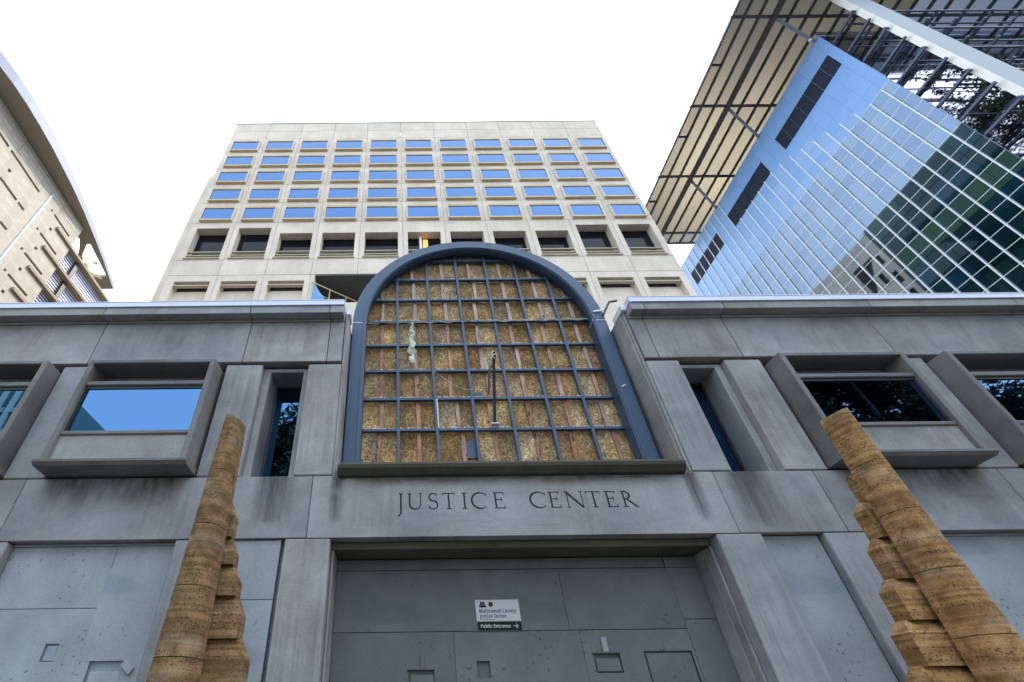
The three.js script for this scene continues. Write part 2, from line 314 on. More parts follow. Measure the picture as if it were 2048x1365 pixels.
// lintel over the door with the name cut into it
{
  const x0 = -4.352, x1 = 4.352, blank = new Brush(new THREE.BoxGeometry(x1 - x0, 1.3, 0.31), conc[0]);
  blank.position.set((x0 + x1) / 2, 6.2, -0.155); blank.updateMatrixWorld();
  const K = 0.010625, gx = (zx) => -2.54 + (zx / 3.938 - 13) * K, H = 0.345, base = 6.095, T = 0.036, t = 0.02, SF = 0.018, D = 0.035;
  const strokes = [];                                               // closed outlines in x, y
  const box = (xa, xb, ya, yb) => strokes.push(rect(xa, xb, ya, yb));
  const line = (xa, ya, xb, yb, w) => { const dx = xb - xa, dy = yb - ya, l = Math.hypot(dx, dy), nx = -dy / l * w / 2, ny = dx / l * w / 2; strokes.push([[xa + nx, ya + ny], [xb + nx, yb + ny], [xb - nx, yb - ny], [xa - nx, ya - ny]]); };
  const arc = (cx, cy, rx, ry, a0, a1, wf) => { const o = [], n = 18, inn = []; for (let i = 0; i <= n; i++) { const a = (a0 + (a1 - a0) * i / n) * RAD, w = wf(i / n) / 2; o.push([cx + (rx + w) * Math.cos(a), cy + (ry + w) * Math.sin(a)]); inn.unshift([cx + (rx - w) * Math.cos(a), cy + (ry - w) * Math.sin(a)]); } strokes.push([...o, ...inn]); };
  const top = base + H, serif = (x, y, w, up) => box(x - w / 2, x + w / 2, y - (up ? SF : 0), y + (up ? 0 : SF));
  const stem = (x, w = T, s1 = 0.10, s0 = 0.10) => { box(x - w / 2, x + w / 2, base, top); if (s1) serif(x, top, s1, true); if (s0) serif(x, base, s0, false); };
  const E = (z) => { const x = gx(z + 18); stem(x, T, 0.08, 0.08); box(x, x + 0.175, top - t, top); box(x, x + 0.13, base + H * 0.52, base + H * 0.52 + t); box(x, x + 0.185, base, base + t); line(x + 0.17, top - 0.055, x + 0.175, top, t); line(x + 0.18, base + 0.065, x + 0.185, base, t); line(x + 0.125, base + H * 0.52 - 0.03, x + 0.125, base + H * 0.52 + 0.05, t * 0.9); };
  const C = (z0, z1) => { const xa = gx(z0), xb = gx(z1), r = (xb - xa) * 0.56; arc(xa + r, base + H / 2, r, H / 2 - 0.005, 48, 312, (k) => 0.016 + 0.026 * Math.sin(Math.PI * k)); line(xb - 0.012, top - 0.075, xb - 0.008, top - 0.01, t); };
  const Tt = (z0, z1) => { const xa = gx(z0), xb = gx(z1), x = (xa + xb) / 2; stem(x, T, 0, 0.10); box(xa, xb, top - t, top); line(xa + 0.008, top, xa + 0.002, top - 0.055, t); line(xb - 0.008, top, xb - 0.002, top - 0.055, t); };
  { const x = gx(84); box(x - T / 2, x + T / 2, base - 0.08, top); serif(x, top, 0.10, true); line(x + 0.012, base - 0.07, x - 0.06, base - 0.14, T * 0.8); }             // J
  { const xa = gx(152), xb = gx(238), c = (xa + xb) / 2, r = (xb - xa) / 2; box(xa - T / 2, xa + T / 2, base + r, top); box(xb - t / 2, xb + t / 2, base + r, top); serif(xa, top, 0.09, true); serif(xb, top, 0.075, true); arc(c, base + r, r, r - 0.004, 180, 360, (k) => T - (T - t) * k); }  // U
  { const c = gx(335), r = H * 0.235, cy = base + H * 0.745, dy = base + H * 0.265; arc(c, cy, r * 0.98, r, 30, 265, (k) => 0.018 + 0.018 * k); arc(c, dy, r * 1.12, r * 1.08, 88, -150, (k) => 0.036 - 0.016 * k); line(c + r * 0.9, cy + 0.02, c + r * 0.9, top - 0.005, t * 0.8); line(c - r * 1.05, dy - 0.02, c - r * 1.05, base + 0.005, t * 0.8); }  // S
  Tt(410, 505); stem(gx(580)); C(637, 752); E(805); C(1093, 1215); E(1238);
  { const xa = gx(1385), xb = gx(1498); stem(xa, t, 0, 0.085); stem(xb, t, 0.08, 0); line(xa - 0.015, top, xb, base - 0.004, T * 1.15); box(xa - 0.055, xa, top - SF, top); }   // N
  Tt(1537, 1645); E(1680);
  { const x = gx(1826); stem(x, T, 0.09, 0.10); arc(x, base + H * 0.735, 0.125, H * 0.255, -90, 90, (k) => 0.018 + 0.022 * Math.sin(Math.PI * k)); line(x + 0.055, base + H * 0.5, x + 0.235, base + 0.004, T); box(x + 0.20, x + 0.275, base, base + SF); }  // R
  const ev = new Evaluator(); ev.useGroups = true; ev.attributes = ['position', 'normal', 'uv'];
  let cur = blank;
  for (const o of strokes) {
    const area = o.reduce((s, p, i) => { const q = o[(i + 1) % o.length]; return s + p[0] * q[1] - q[0] * p[1]; }, 0), pts = area < 0 ? o.slice().reverse() : o;
    const cut = new Brush(new THREE.ExtrudeGeometry(shapeOf(pts), { depth: D + 0.05, bevelEnabled: false }), mat.groove); cut.position.z = -D; cut.updateMatrixWorld();
    cur = ev.evaluate(cur, cut, SUBTRACTION);
  }
  const g = cur.geometry; g.applyMatrix4(cur.matrixWorld);
  const p = g.attributes.position, uv = g.attributes.uv; for (let i = 0; i < p.count; i++) uv.setXY(i, p.getX(i) + 2.2, p.getY(i));
  const m = new THREE.Mesh(g, cur.material); m.name = 'name_lintel'; m.castShadow = m.receiveShadow = true; m.userData.label = 'lintel engraved JUSTICE CENTER'; podium.add(m);
}

// runs of dirt on the concrete: thin films with a ragged fade
{
  const film = (f, color) => {
    const n = 256, d = new Uint8Array(n * n * 4); for (let j = 0; j < n; j++) for (let i = 0; i < n; i++) { const a = Math.max(0, Math.min(1, f(i / n, j / n))), o = (j * n + i) * 4; d[o] = d[o + 1] = d[o + 2] = a * 255; d[o + 3] = 255; }
    const t = new THREE.DataTexture(d, n, n); t.magFilter = THREE.LinearFilter; t.minFilter = THREE.LinearFilter; t.needsUpdate = true;
    return M(color, { alphaMap: t, transparent: true, roughness: 0.95 });
  };
  const edge = (u) => sm(0, 0.12, u) * sm(0, 0.12, 1 - u);
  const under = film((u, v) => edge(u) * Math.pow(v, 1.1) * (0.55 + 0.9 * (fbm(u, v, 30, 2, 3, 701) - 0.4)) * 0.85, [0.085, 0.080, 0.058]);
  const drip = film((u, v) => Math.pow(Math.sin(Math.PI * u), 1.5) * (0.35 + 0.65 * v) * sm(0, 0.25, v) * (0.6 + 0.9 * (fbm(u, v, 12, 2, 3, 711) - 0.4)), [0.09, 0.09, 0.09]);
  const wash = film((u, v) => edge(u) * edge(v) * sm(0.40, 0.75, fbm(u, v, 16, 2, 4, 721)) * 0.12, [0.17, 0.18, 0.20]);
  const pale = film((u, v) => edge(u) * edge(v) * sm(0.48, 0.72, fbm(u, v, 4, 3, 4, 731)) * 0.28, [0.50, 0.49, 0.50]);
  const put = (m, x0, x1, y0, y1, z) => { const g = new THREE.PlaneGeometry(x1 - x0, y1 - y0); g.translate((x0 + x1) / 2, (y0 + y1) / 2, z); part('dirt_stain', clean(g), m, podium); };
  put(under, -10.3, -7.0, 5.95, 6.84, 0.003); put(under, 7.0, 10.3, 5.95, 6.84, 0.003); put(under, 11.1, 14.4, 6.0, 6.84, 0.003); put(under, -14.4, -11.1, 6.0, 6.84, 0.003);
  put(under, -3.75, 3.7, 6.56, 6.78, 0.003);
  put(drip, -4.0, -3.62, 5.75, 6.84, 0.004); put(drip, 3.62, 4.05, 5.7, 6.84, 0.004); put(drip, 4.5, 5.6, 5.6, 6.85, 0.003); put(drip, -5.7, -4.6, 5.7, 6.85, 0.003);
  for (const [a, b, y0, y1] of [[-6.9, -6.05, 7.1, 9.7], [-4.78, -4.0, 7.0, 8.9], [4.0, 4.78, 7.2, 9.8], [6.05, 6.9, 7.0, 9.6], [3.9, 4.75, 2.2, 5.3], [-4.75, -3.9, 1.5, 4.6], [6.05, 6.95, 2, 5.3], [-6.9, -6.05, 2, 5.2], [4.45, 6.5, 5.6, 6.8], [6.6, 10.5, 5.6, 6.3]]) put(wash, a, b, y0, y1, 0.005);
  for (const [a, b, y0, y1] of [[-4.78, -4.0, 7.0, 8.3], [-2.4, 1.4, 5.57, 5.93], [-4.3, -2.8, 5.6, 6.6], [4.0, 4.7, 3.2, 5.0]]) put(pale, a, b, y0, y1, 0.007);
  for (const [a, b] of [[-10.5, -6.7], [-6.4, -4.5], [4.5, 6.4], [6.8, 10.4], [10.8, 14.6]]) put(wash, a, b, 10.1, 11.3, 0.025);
}

// ------------------------------------------------------------------ the arched window, boarded up
const ACX = -0.05, ACY = 11.95, RO = 3.79, RI = 3.38, BOT = 7.42;
{
  const w = subgroup('arched_window', podium);
  const arcPts = (r, n = 48, c = [ACX, ACY]) => Array.from({ length: n + 1 }, (_, i) => [c[0] + r * Math.cos(Math.PI * i / n), c[1] + r * Math.sin(Math.PI * i / n)]);
  const ring = (r0, r1, z0, z1, m, name, bev = 0.012) => part(name, slab([...arcPts(r1), ...arcPts(r0).reverse()], z0, z1, [], bev), m, w);
  ring(RI, RO, -0.90, -0.65, mat.blue, 'arch_frame', 0.02);
  ring(RI + 0.03, RI + 0.10, -0.649, -0.625, mat.blue, 'arch_bead');
  ring(RI + 0.06, RO - 0.02, -1.12, -0.903, mat.blueDark, 'arch_stop');
  for (const s of [-1, 1]) {
    const a = ACX + s * RI, b = ACX + s * RO;
    part('frame_post', cbox(a, b, BOT - 0.3, ACY - 0.012, -1.05, -0.65, 0.02), mat.blue, w);
    part('post_bead', cbox(a + s * 0.03, a + s * 0.10, BOT - 0.3, ACY - 0.012, -0.649, -0.625), mat.blue, w);
    part('joint_seal', [bx(a, b, ACY - 0.011, ACY + 0.008, -1.0, -0.644)], mat.flash, w);
  }
  const G0 = 7.585, RH = 0.941, CX = -0.03, CYB = 12.22, RB = 3.62;
  const inside = (x, y) => y <= CYB || Math.hypot(x - CX, y - CYB) < RB;
  const clip = (poly) => {                                   // cell clipped by the arch (a convex outline)
    const n = 40, A = Array.from({ length: n + 1 }, (_, i) => [CX + RB * Math.cos(Math.PI * i / n), CYB + RB * Math.sin(Math.PI * i / n)]);
    for (let i = 0; i < n && poly.length; i++) { const [ax, ay] = A[i], [bx_, by] = A[i + 1], side = ([x, y]) => (bx_ - ax) * (y - ay) - (by - ay) * (x - ax), out = [];
      for (let k = 0; k < poly.length; k++) { const p = poly[k], q = poly[(k + 1) % poly.length], sp = side(p), sq = side(q); if (sp >= 0) out.push(p); if ((sp > 0 && sq < 0) || (sp < 0 && sq > 0)) { const t = sp / (sp - sq); out.push([p[0] + (q[0] - p[0]) * t, p[1] + (q[1] - p[1]) * t]); } }
      poly = out; }
    return poly;
  };
  const area = (p) => Math.abs(p.reduce((s, a, i) => { const b = p[(i + 1) % p.length]; return s + a[0] * b[1] - b[0] * a[1]; }, 0)) / 2;
  const shards = [], patchM = M([0.16, 0.20, 0.30], { map: texPaint });
  for (let j = 0; j < 9; j++) for (let i = 0; i < 7; i++) {
    const xa = i - 3.5, xb = xa + 1, ya = j ? G0 + j * RH : BOT - 0.1, yb = G0 + (j + 1) * RH;
    const sx = xa + 0.5 + rr(-0.06, 0.07) + (i === 2 && j < 2 ? 0.1 : 0), dark = rnd();
    for (const [p, q] of [[xa, sx], [sx, xb]]) {
      const poly = clip(rect(p + 0.002, q - 0.002, ya + 0.004, yb - 0.004)); if (poly.length < 3 || area(poly) < 0.01) continue;
      const z = -1.16 - rr(0, 0.012), mt = j <= 1 && rnd() < 0.6 ? mat.osb[pick([1, 5])] : j >= 5 ? mat.osb[pick([0, 3, 2, 0, 4])] : mat.osb[pick([0, 1, 2, 4, 3])];
      part('strand_board', slab(poly, z - 0.015, z), dark < 0.14 ? mat.osb[4] : mt, w);
    }
    const hw = rr(0.044, 0.058), st = clip(rect(sx - hw, sx + hw, ya + 0.03, yb - 0.03));
    if (st.length >= 3 && area(st) > 0.02) part('stud', slab(st, -1.158, -1.115), j >= 5 ? pick([...mat.studGrey, mat.stud[3], mat.stud[3]]) : j >= 3 ? pick(mat.stud) : pick([mat.stud[0], mat.stud[2], mat.stud[0], mat.stud[1]]), w);
    if (inside(xa + 0.5, ya)) for (let k = 0; k < 16; k++) {          // scraps of glass left in the rebate
      const x = xa + rr(0.05, 0.95), y = (j ? ya : BOT + 0.05) + 0.03, hh = rr(0.015, 0.07), ww = rr(0.015, 0.06); if (!inside(x, y + hh)) continue;
      shards.push(slab([[x - ww, y], [x + ww, y], [x + rr(-0.03, 0.03), y + hh]], -1.03, -1.022));
    }
  }
  part('glass_scraps', shards, mat.dirtyGlass, w).userData.kind = 'stuff';
  for (let i = 1; i < 7; i++) { const x = i - 3.5, yT = CYB + Math.sqrt(RB * RB - (x - CX) ** 2); part('mullion', cbox(x - 0.040, x + 0.040, BOT - 0.1, yT, -1.10, -0.985, 0.008), mat.mullion, w); }
  for (let j = 1; j < 9; j++) { const y = G0 + j * RH, h = y > CYB ? Math.sqrt(RB * RB - (y - CYB) ** 2) : RB - 0.02; part('transom', cbox(CX - h, CX + h, y - 0.038, y + 0.038, -1.11, -1.0, 0.008), mat.mullion, w); }
  for (const q of [[-0.92, -0.545, 7.78, 8.25], [-0.40, -0.17, 9.46, 9.72]]) part('patch_board', bx(...q, -1.13, -1.118), patchM, w);
  part('white_batten', cbox(-1.47, -1.44, 8.56, 9.44, -0.984, -0.97), mat.white, w);
  part('vault_roof', (() => { const g = new THREE.CylinderGeometry(RO - 0.06, RO - 0.06, 16.6, 40, 1, false, 0, Math.PI); g.rotateX(-Math.PI / 2); g.rotateZ(Math.PI / 2 * 0); return null; })() ?? slab([...arcPts(RO - 0.05), ...arcPts(RO - 0.25).reverse()], -17.9, -1.2), mat.blueDark, w);
  part('window_back', slab([[-3.55, BOT - 0.3], [3.45, BOT - 0.3], ...arcPts(3.5, 32, [CX, CYB])], -1.34, -1.26), mat.void, w);
}
for (const [nm, g, m] of [['downpipe', [rod([3.62, 12.02, -0.5], [3.95, 12.55, -0.5], 0.035), rod([3.95, 12.55, -0.5], [4.2, 12.6, -0.5], 0.035)], mat.black], ['flashing', [cbox(3.85, 4.02, 11.64, 11.86, -0.55, 0.1, 0.02)], mat.flash], ['flashing', [cbox(-3.96, -3.83, 11.70, 11.88, -0.5, -0.03, 0.02)], mat.coping]]) part(nm, g, m, podium);

// ------------------------------------------------------------------ doorway
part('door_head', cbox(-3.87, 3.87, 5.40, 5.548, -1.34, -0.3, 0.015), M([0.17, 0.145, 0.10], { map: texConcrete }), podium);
for (const s of [-1, 1]) part('door_jamb', [cbox(s * 3.82, s * 4.6, 0, 5.398, -1.34, -0.56, 0.02), cbox(s * 3.82, s * 3.87, 0, 5.398, -0.559, -0.3, 0.015)], conc[s > 0 ? 1 : 0], podium);

// ------------------------------------------------------------------ hoardings
function sheet(parent, x0, x1, y0, y1, z, ms, holes = [], th = 0.02) { return part('plywood_sheet', slab(rect(x0 + 0.003, x1 - 0.003, y0 + 0.003, y1 - 0.003), z - th, z, holes.map((h) => rect(...h)), 0.002), pick(ms), parent); }
{
  const h = thing('door_hoarding', 'painted plywood, doorway shade put into its darker grey green, filling the wide doorway under the engraved name', 'hoarding', [0, 0, -1]), m = mat.shadedDoorBoard;
  part('backing', bx(-3.815, 3.815, 0, 5.39, -1.30, -1.07), m[2], h);
  sheet(h, -3.815, 3.12, 5.17, 5.38, -0.985, m); sheet(h, 3.14, 3.815, 5.17, 5.38, -0.99, m);
  sheet(h, -3.815, 0.85, 4.05, 5.165, -1.0, m); sheet(h, 0.85, 3.15, 4.05, 5.165, -0.998, m, [[0.10, 0.43, 4.195, 4.222]]); sheet(h, 3.15, 3.815, 4.215, 5.165, -1.002, m); sheet(h, 3.15, 3.815, 0, 4.21, -1.0, m);
  sheet(h, -3.815, -1.45, 0, 4.045, -1.002, m, [[-2.35, -1.86, 2.95, 3.43]]); sheet(h, -1.45, 1.02, 0, 4.045, -0.999, m, [[-1.05, -0.80, 3.30, 3.56]]);
  sheet(h, 1.02, 3.15, 0, 4.045, -1.001, m, [[1.19, 1.70, 3.35, 3.66], [2.17, 3.09, 0.4, 3.685]]);
  part('hatch_patch', [cbox(-2.31, -1.87, 2.97, 3.36, -1.05, -1.022)], m[1], h); part('hatch_patch', cbox(1.22, 1.68, 3.37, 3.58, -1.045, -1.012), m[1], h);
  part('hatch_door', cbox(2.20, 3.07, 0.42, 3.655, -1.05, -1.008), m[0], h);
  part('batten', cbox(-2.12, -2.03, 3.44, 3.67, -0.999, -0.965), m[1], h); part('batten', cbox(1.395, 1.505, 3.67, 3.92, -0.999, -0.955), mat.hoard[1], h); part('batten', cbox(-2.37, -1.85, 3.43, 3.455, -0.999, -0.972), m[1], h);
  part('batten', cbox(1.17, 1.71, 3.655, 3.68, -0.999, -0.972), m[2], h);
}
for (const s of [-1, 1]) {
  const h = thing('bay_hoarding', s < 0 ? 'pale blue grey plywood with cut hatches filling the bay behind the left carved stone column' : 'smooth blue grey plywood filling the bay behind the right carved stone column', 'hoarding', [s * 8.65, 0, -0.3]), m = mat.hoard, z = -0.22;
  const X = (a, b) => (s > 0 ? [a, b] : [-b, -a]);
  part('backing', bx(...X(6.98, 10.31), 0, 5.54, -0.34, -0.27), m[2], h);
  if (s < 0) {
    sheet(h, -10.31, -8.19, 4.385, 5.49, z, m); sheet(h, -8.19, -6.98, 0, 5.49, z + 0.012, m, [[-7.97, -7.37, 2.6, 3.55]]);
    sheet(h, -10.31, -8.19, 0, 4.38, z, m, [[-8.88, -8.63, 3.55, 3.82]]);
    part('hatch_patch', cbox(-7.93, -7.38, 2.62, 3.40, -0.265, -0.235), m[1], h); part('hatch_patch', cbox(-8.84, -8.635, 3.56, 3.79, -0.26, -0.228), m[0], h);
    const b = cbox(-0.12, 0.12, -0.06, 0.06, -0.02, 0.02); b.rotateZ(-0.6); b.translate(-7.27, 3.45, -0.18); part('batten', b, m[1], h);
    part('batten', cbox(-8.20, -8.17, 5.10, 5.47, z, z + 0.03), m[2], h);
  } else { sheet(h, 6.98, 8.2, 0, 5.49, z, m); sheet(h, 8.2, 10.31, 2.4, 5.49, z + 0.006, m); sheet(h, 8.2, 10.31, 0, 2.395, z, m); }
  part('head_strip', bx(...X(6.985, 10.305), 5.495, 5.54, -0.27, -0.20), m[2], h);
  const h2 = thing('side_hoarding', s < 0 ? 'narrow pale two piece board between the pier left of the doorway and the carved column' : 'narrow blue grey board between the two piers right of the doorway', 'hoarding', [s * 5.4, 0, -0.3]);
  part('backing', bx(...X(4.79, 6.02), 0, 5.54, -0.34, -0.27), m[2], h2);
  if (s < 0) { sheet(h2, -6.02, -4.86, 4.465, 5.53, -0.06, [mat.hoard[1]]); sheet(h2, -6.02, -4.86, 2.3, 4.455, -0.06, [mat.hoard[1]]); sheet(h2, -6.02, -4.86, 0, 2.29, -0.06, m); part('batten', bx(-6.02, -4.88, 0, 5.52, -0.269, -0.085), m[2], h2); }
  else { sheet(h2, 4.79, 6.0, 2.5, 5.53, -0.16, [mat.hoard[0]]); sheet(h2, 4.79, 6.0, 0, 2.49, -0.162, m); part('batten', bx(4.8, 5.98, 0, 5.52, -0.269, -0.185), m[2], h2); }
  const h3 = thing('bay_hoarding', s < 0 ? 'grey blue plywood in the bay at the left edge of the photo' : 'grey blue plywood in the bay at the right edge of the photo', 'hoarding', [s * 12.8, 0, -0.3]);
  part('backing', bx(...X(11.21, 14.39), 0, 5.54, -0.34, -0.27), m[2], h3); sheet(h3, ...X(11.21, 12.8), 0, 5.53, z, m); sheet(h3, ...X(12.8, 14.39), 0, 5.53, z + 0.004, m);
}
// screw heads on the boards
{ const sc = []; for (const y of [4.1, 4.55, 5.1, 3.98]) for (let x = -3.7; x < 3.7; x += 0.62) sc.push(rod([x + rr(-0.04, 0.04), y, -1.0], [x, y, -0.9945], 0.006, 7)); part('screw_heads', sc, mat.darkMetal, scene.getObjectByName('door_hoarding')).userData.kind = 'stuff'; }
// entrance sign
{
  const cv = document.createElement('canvas'); cv.width = 1024; cv.height = 636; const c = cv.getContext('2d');
  c.fillStyle = '#e9eaf0'; c.fillRect(0, 0, 1024, 636); c.fillStyle = '#0c2a17'; c.fillRect(0, 452, 1024, 184); c.fillStyle = '#cfe0cf'; c.fillRect(0, 440, 1024, 12);
  c.fillStyle = '#12263a'; c.beginPath(); c.moveTo(78, 160); c.lineTo(126, 34); c.lineTo(150, 34); c.lineTo(166, 62); c.lineTo(182, 34); c.lineTo(204, 34); c.lineTo(262, 160); c.closePath(); c.fill();
  c.strokeStyle = '#e9eaf0'; c.lineWidth = 5; c.beginPath(); c.moveTo(118, 128); c.lineTo(150, 78); c.lineTo(170, 106); c.lineTo(192, 78); c.lineTo(228, 130); c.stroke();
  c.save(); c.translate(362, 96); c.fillStyle = '#8a6a2c'; c.beginPath(); for (let i = 0; i < 14; i++) { const a = i / 14 * 2 * Math.PI - Math.PI / 2, r = i % 2 ? 46 : 74; c.lineTo(r * Math.cos(a), r * Math.sin(a)); } c.closePath(); c.fill(); c.fillStyle = '#22222c'; c.beginPath(); c.arc(0, 0, 44, 0, 7); c.fill(); c.fillStyle = '#7a4a3c'; c.beginPath(); c.arc(0, 0, 20, 0, 7); c.fill(); c.restore();
  c.fillStyle = '#1b2150'; c.font = 'bold 108px sans-serif'; const fit = (s, x, y, w) => { c.save(); c.translate(x, y); c.scale(w / c.measureText(s).width, 1); c.fillText(s, 0, 0); c.restore(); };
  fit('Multnomah County', 70, 272, 868); fit('Justice Center', 78, 376, 622); c.font = 'bold 36px sans-serif'; fit('1120 SW 3rd Ave', 80, 426, 350);
  c.fillStyle = '#f2f5f2'; c.font = 'bold 96px sans-serif'; fit('Public Entrance', 72, 578, 700);
  c.strokeStyle = '#f2f5f2'; c.lineWidth = 14; c.beginPath(); c.moveTo(830, 546); c.lineTo(938, 546); c.moveTo(896, 500); c.lineTo(942, 546); c.lineTo(896, 592); c.stroke();
  c.fillStyle = '#555'; for (const x of [38, 986]) { c.beginPath(); c.arc(x, 40, 9, 0, 7); c.fill(); }
  const t = new THREE.CanvasTexture(cv); t.colorSpace = THREE.SRGBColorSpace; t.anisotropy = 8;
  const s = thing('entrance_sign', 'small white and green sign pointing to the public entrance, fixed on the doorway plywood', 'sign', [-0.53, 4.05, -0.98]);
  part('sign_back', cbox(-0.971, -0.089, 4.049, 4.591, -0.984, -0.972, 0.003), mat.white, s);
  const g = new THREE.PlaneGeometry(0.876, 0.538); g.translate(-0.53, 4.32, -0.969); part('sign_face', clean(g), new THREE.MeshStandardMaterial({ map: t, color: new THREE.Color(0.64, 0.62, 0.60), roughness: 0.9 }), s);
  for (const x of [-0.94, -0.12]) part('screw', rod([x, 4.555, -0.97], [x, 4.555, -0.962], 0.008, 8), mat.darkMetal, s);
}

// ------------------------------------------------------------------ carved stone columns
for (const s of [-1, 1]) {
  const col = thing('stone_column', s < 0 ? 'brown layered travertine column with stepped inner fin, standing left of the doorway' : 'golden brown layered travertine column with stepped inner fin, standing right of the doorway', 'sculpture', [s * 5.46, 0, 2.2], 'carved stone columns flanking the entrance');
  const C = s < 0 ? -5.505 : 5.605, mt = mat.travertine[s < 0 ? 0 : 1];
  const hw = (y) => (s < 0 ? 0.198 + 0.038 * (5.96 - y) : 0.192 + 0.050 * (5.85 - y)), N = 16, top = 6.98;
  const ring = (y, cut) => { const a = hw(y), o = []; for (let i = 0; i <= N; i++) { const t = i === 0 ? Math.PI : i === N ? 0 : Math.PI * (1 - (i - 1) / (N - 2)), x = C + a * Math.sign(Math.cos(t)) * Math.pow(Math.abs(Math.cos(t)), 0.8), z = i === 0 || i === N ? 1.94 : 2.06 + 0.36 * Math.pow(Math.sin(Math.PI * (i - 1) / (N - 2)), 0.8); o.push([x, y + (cut ? -s * (x - C) * 0.42 * 0 + (x - C) * s * 0.30 - (z - 2.2) * 0.1 : 0), z]); } return o; };
  const ys = [0]; for (let y = 0.8; y < top - 0.5; y += rr(0.78, 0.95)) ys.push(y);  ys.push(top);
  for (let k = 0; k + 1 < ys.length; k++) {                                    // courses of the front slab
    const lo = ring(ys[k] + 0.005), last = k + 2 === ys.length, hi = ring(ys[k + 1] - (last ? 0 : 0.005), last), pos = [], q = (a, b, c, d) => pos.push(...a, ...b, ...c, ...a, ...c, ...d);
    for (let i = 0; i < N; i++) q(lo[i], lo[i + 1], hi[i + 1], hi[i]); q(lo[N], lo[0], hi[0], hi[N]);
    for (let i = 1; i < N; i++) pos.push(...hi[0], ...hi[i], ...hi[i + 1], ...lo[0], ...lo[i + 1], ...lo[i]);
    const g = new THREE.BufferGeometry(); g.setAttribute('position', new THREE.BufferAttribute(new Float32Array(pos), 3));
    const u = uvs(g, [rr(0, 5), rr(0, 0.2) - ys[k] * 0.1]);
    const p = u.attributes.position, nn = u.attributes.normal;                // round the front smoothly
    for (let i = 6; i < (N - 1) * 6; i++) { const x = (p.getX(i) - C) / hw(p.getY(i)), z = (p.getZ(i) - 2.06) / 0.36, n = V3(Math.sign(x) * Math.pow(Math.abs(x), 1.4) / hw(p.getY(i)), 0.02, Math.pow(Math.max(z, 0.001), 1.4) / 0.40).normalize(); nn.setXYZ(i, n.x, n.y, n.z); u.attributes.uv.setX(i, Math.atan2(x, z) * 0.45 + k * 0.37); }
    part('slab_course', u, mt, col);
  }
  // stepped fin on the inner side, each tier with a sloping shoulder
  const tip = s < 0 ? [[-5.256, 5.38], [-5.124, 4.78], [-4.99, 4.35], [-4.84, 3.90], [-4.67, 3.34], [-4.52, 2.78], [-4.37, 2.15], [-4.22, 1.5], [-4.08, 0.85]]
    : [[5.64, 5.82], [5.38, 5.34], [5.23, 4.74], [5.02, 4.12], [4.83, 3.56], [4.66, 3.0], [4.48, 2.4], [4.3, 1.75], [4.13, 1.05]];
  for (let k = 0; k < tip.length; k++) {
    const [x, y] = tip[k], yt = y + (s < 0 ? 0.26 : 0.17), yb = k + 1 < tip.length ? tip[k + 1][1] + (s < 0 ? 0.25 : 0.16) : 0, xi = C, sh = 0.14, dir = -s, zf = 1.80 + 0.015 * k, zb = 1.55 - 0.008 * k;
    const lo = [[xi, zb], [x + dir * 0.004, zb], [x + dir * 0.004, zf + 0.004], [xi, zf + 0.004]], md = [[xi, zb], [x, zb], [x, zf], [xi, zf]], hi = [[xi, zb + 0.04], [x - dir * sh, zb + 0.04], [x - dir * sh, zf - 0.13], [xi, zf - 0.13]];
    const pos = [], L = [lo.map(([a, b]) => [a, yb, b]), md.map(([a, b]) => [a, y, b]), hi.map(([a, b]) => [a, yt, b])];
    const q = (a, b, c, d) => pos.push(...(s < 0 ? [a, b, c, a, c, d] : [a, c, b, a, d, c]).flat());
    for (let l = 0; l < 2; l++) for (let i = 0; i < 4; i++) q(L[l][(i + 1) % 4], L[l][i], L[l + 1][i], L[l + 1][(i + 1) % 4]);
    q(L[2][3], L[2][2], L[2][1], L[2][0]); q(L[0][0], L[0][1], L[0][2], L[0][3]);
    const g = new THREE.BufferGeometry(); g.setAttribute('position', new THREE.BufferAttribute(new Float32Array(pos), 3));
    part('fin_tier', uvs(g, [rr(0, 5), rr(0, 5)]), mt, col);
  }
  part('plinth', cbox(C - 0.75 - (s > 0 ? 0.85 : 0), C + 0.75 + (s < 0 ? 0.85 : 0), 0, 0.25, 1.15, 2.65, 0.03), mat.paving, col);
}

// ------------------------------------------------------------------ security camera on its arm, torn sheet, loose wire
{
  const c = thing('security_camera', 'security cameras on a tilted grey arm in front of the arched window', 'camera', [0, 8.62, -0.98]);
  part('arm', bar([-0.005, 8.62, -0.98], [0.03, 10.14, 0], 0.07), mat.darkMetal, c); part('foot_plate', cbox(-0.11, 0.10, 8.60, 8.63, -1.0, -0.86, 0.004), mat.flash, c);
  for (const [x, y, z] of [[0.04, 10.20, 0.02], [0.03, 10.06, 0.06]]) { const g = new THREE.SphereGeometry(0.062, 16, 12); g.translate(x, y, z); const d = part('dome_housing', clean(g), mat.white, c); const l = rod([x, y, z + 0.035], [x - 0.005, y - 0.03, z + 0.075], 0.034, 14); part('lens', l, mat.black, d); }
  part('side_bracket', [bar([-0.19, 9.12, -0.28], [-0.11, 9.80, -0.12], 0.05), bar([-0.12, 9.78, -0.13], [0.01, 9.95, -0.12], 0.035)], M([0.10, 0.07, 0.05]), c);
  part('bullet_housing', rod([-0.16, 9.78, -0.14], [-0.26, 10.06, 0.02], 0.042, 12, 0.036), mat.white, c);
}
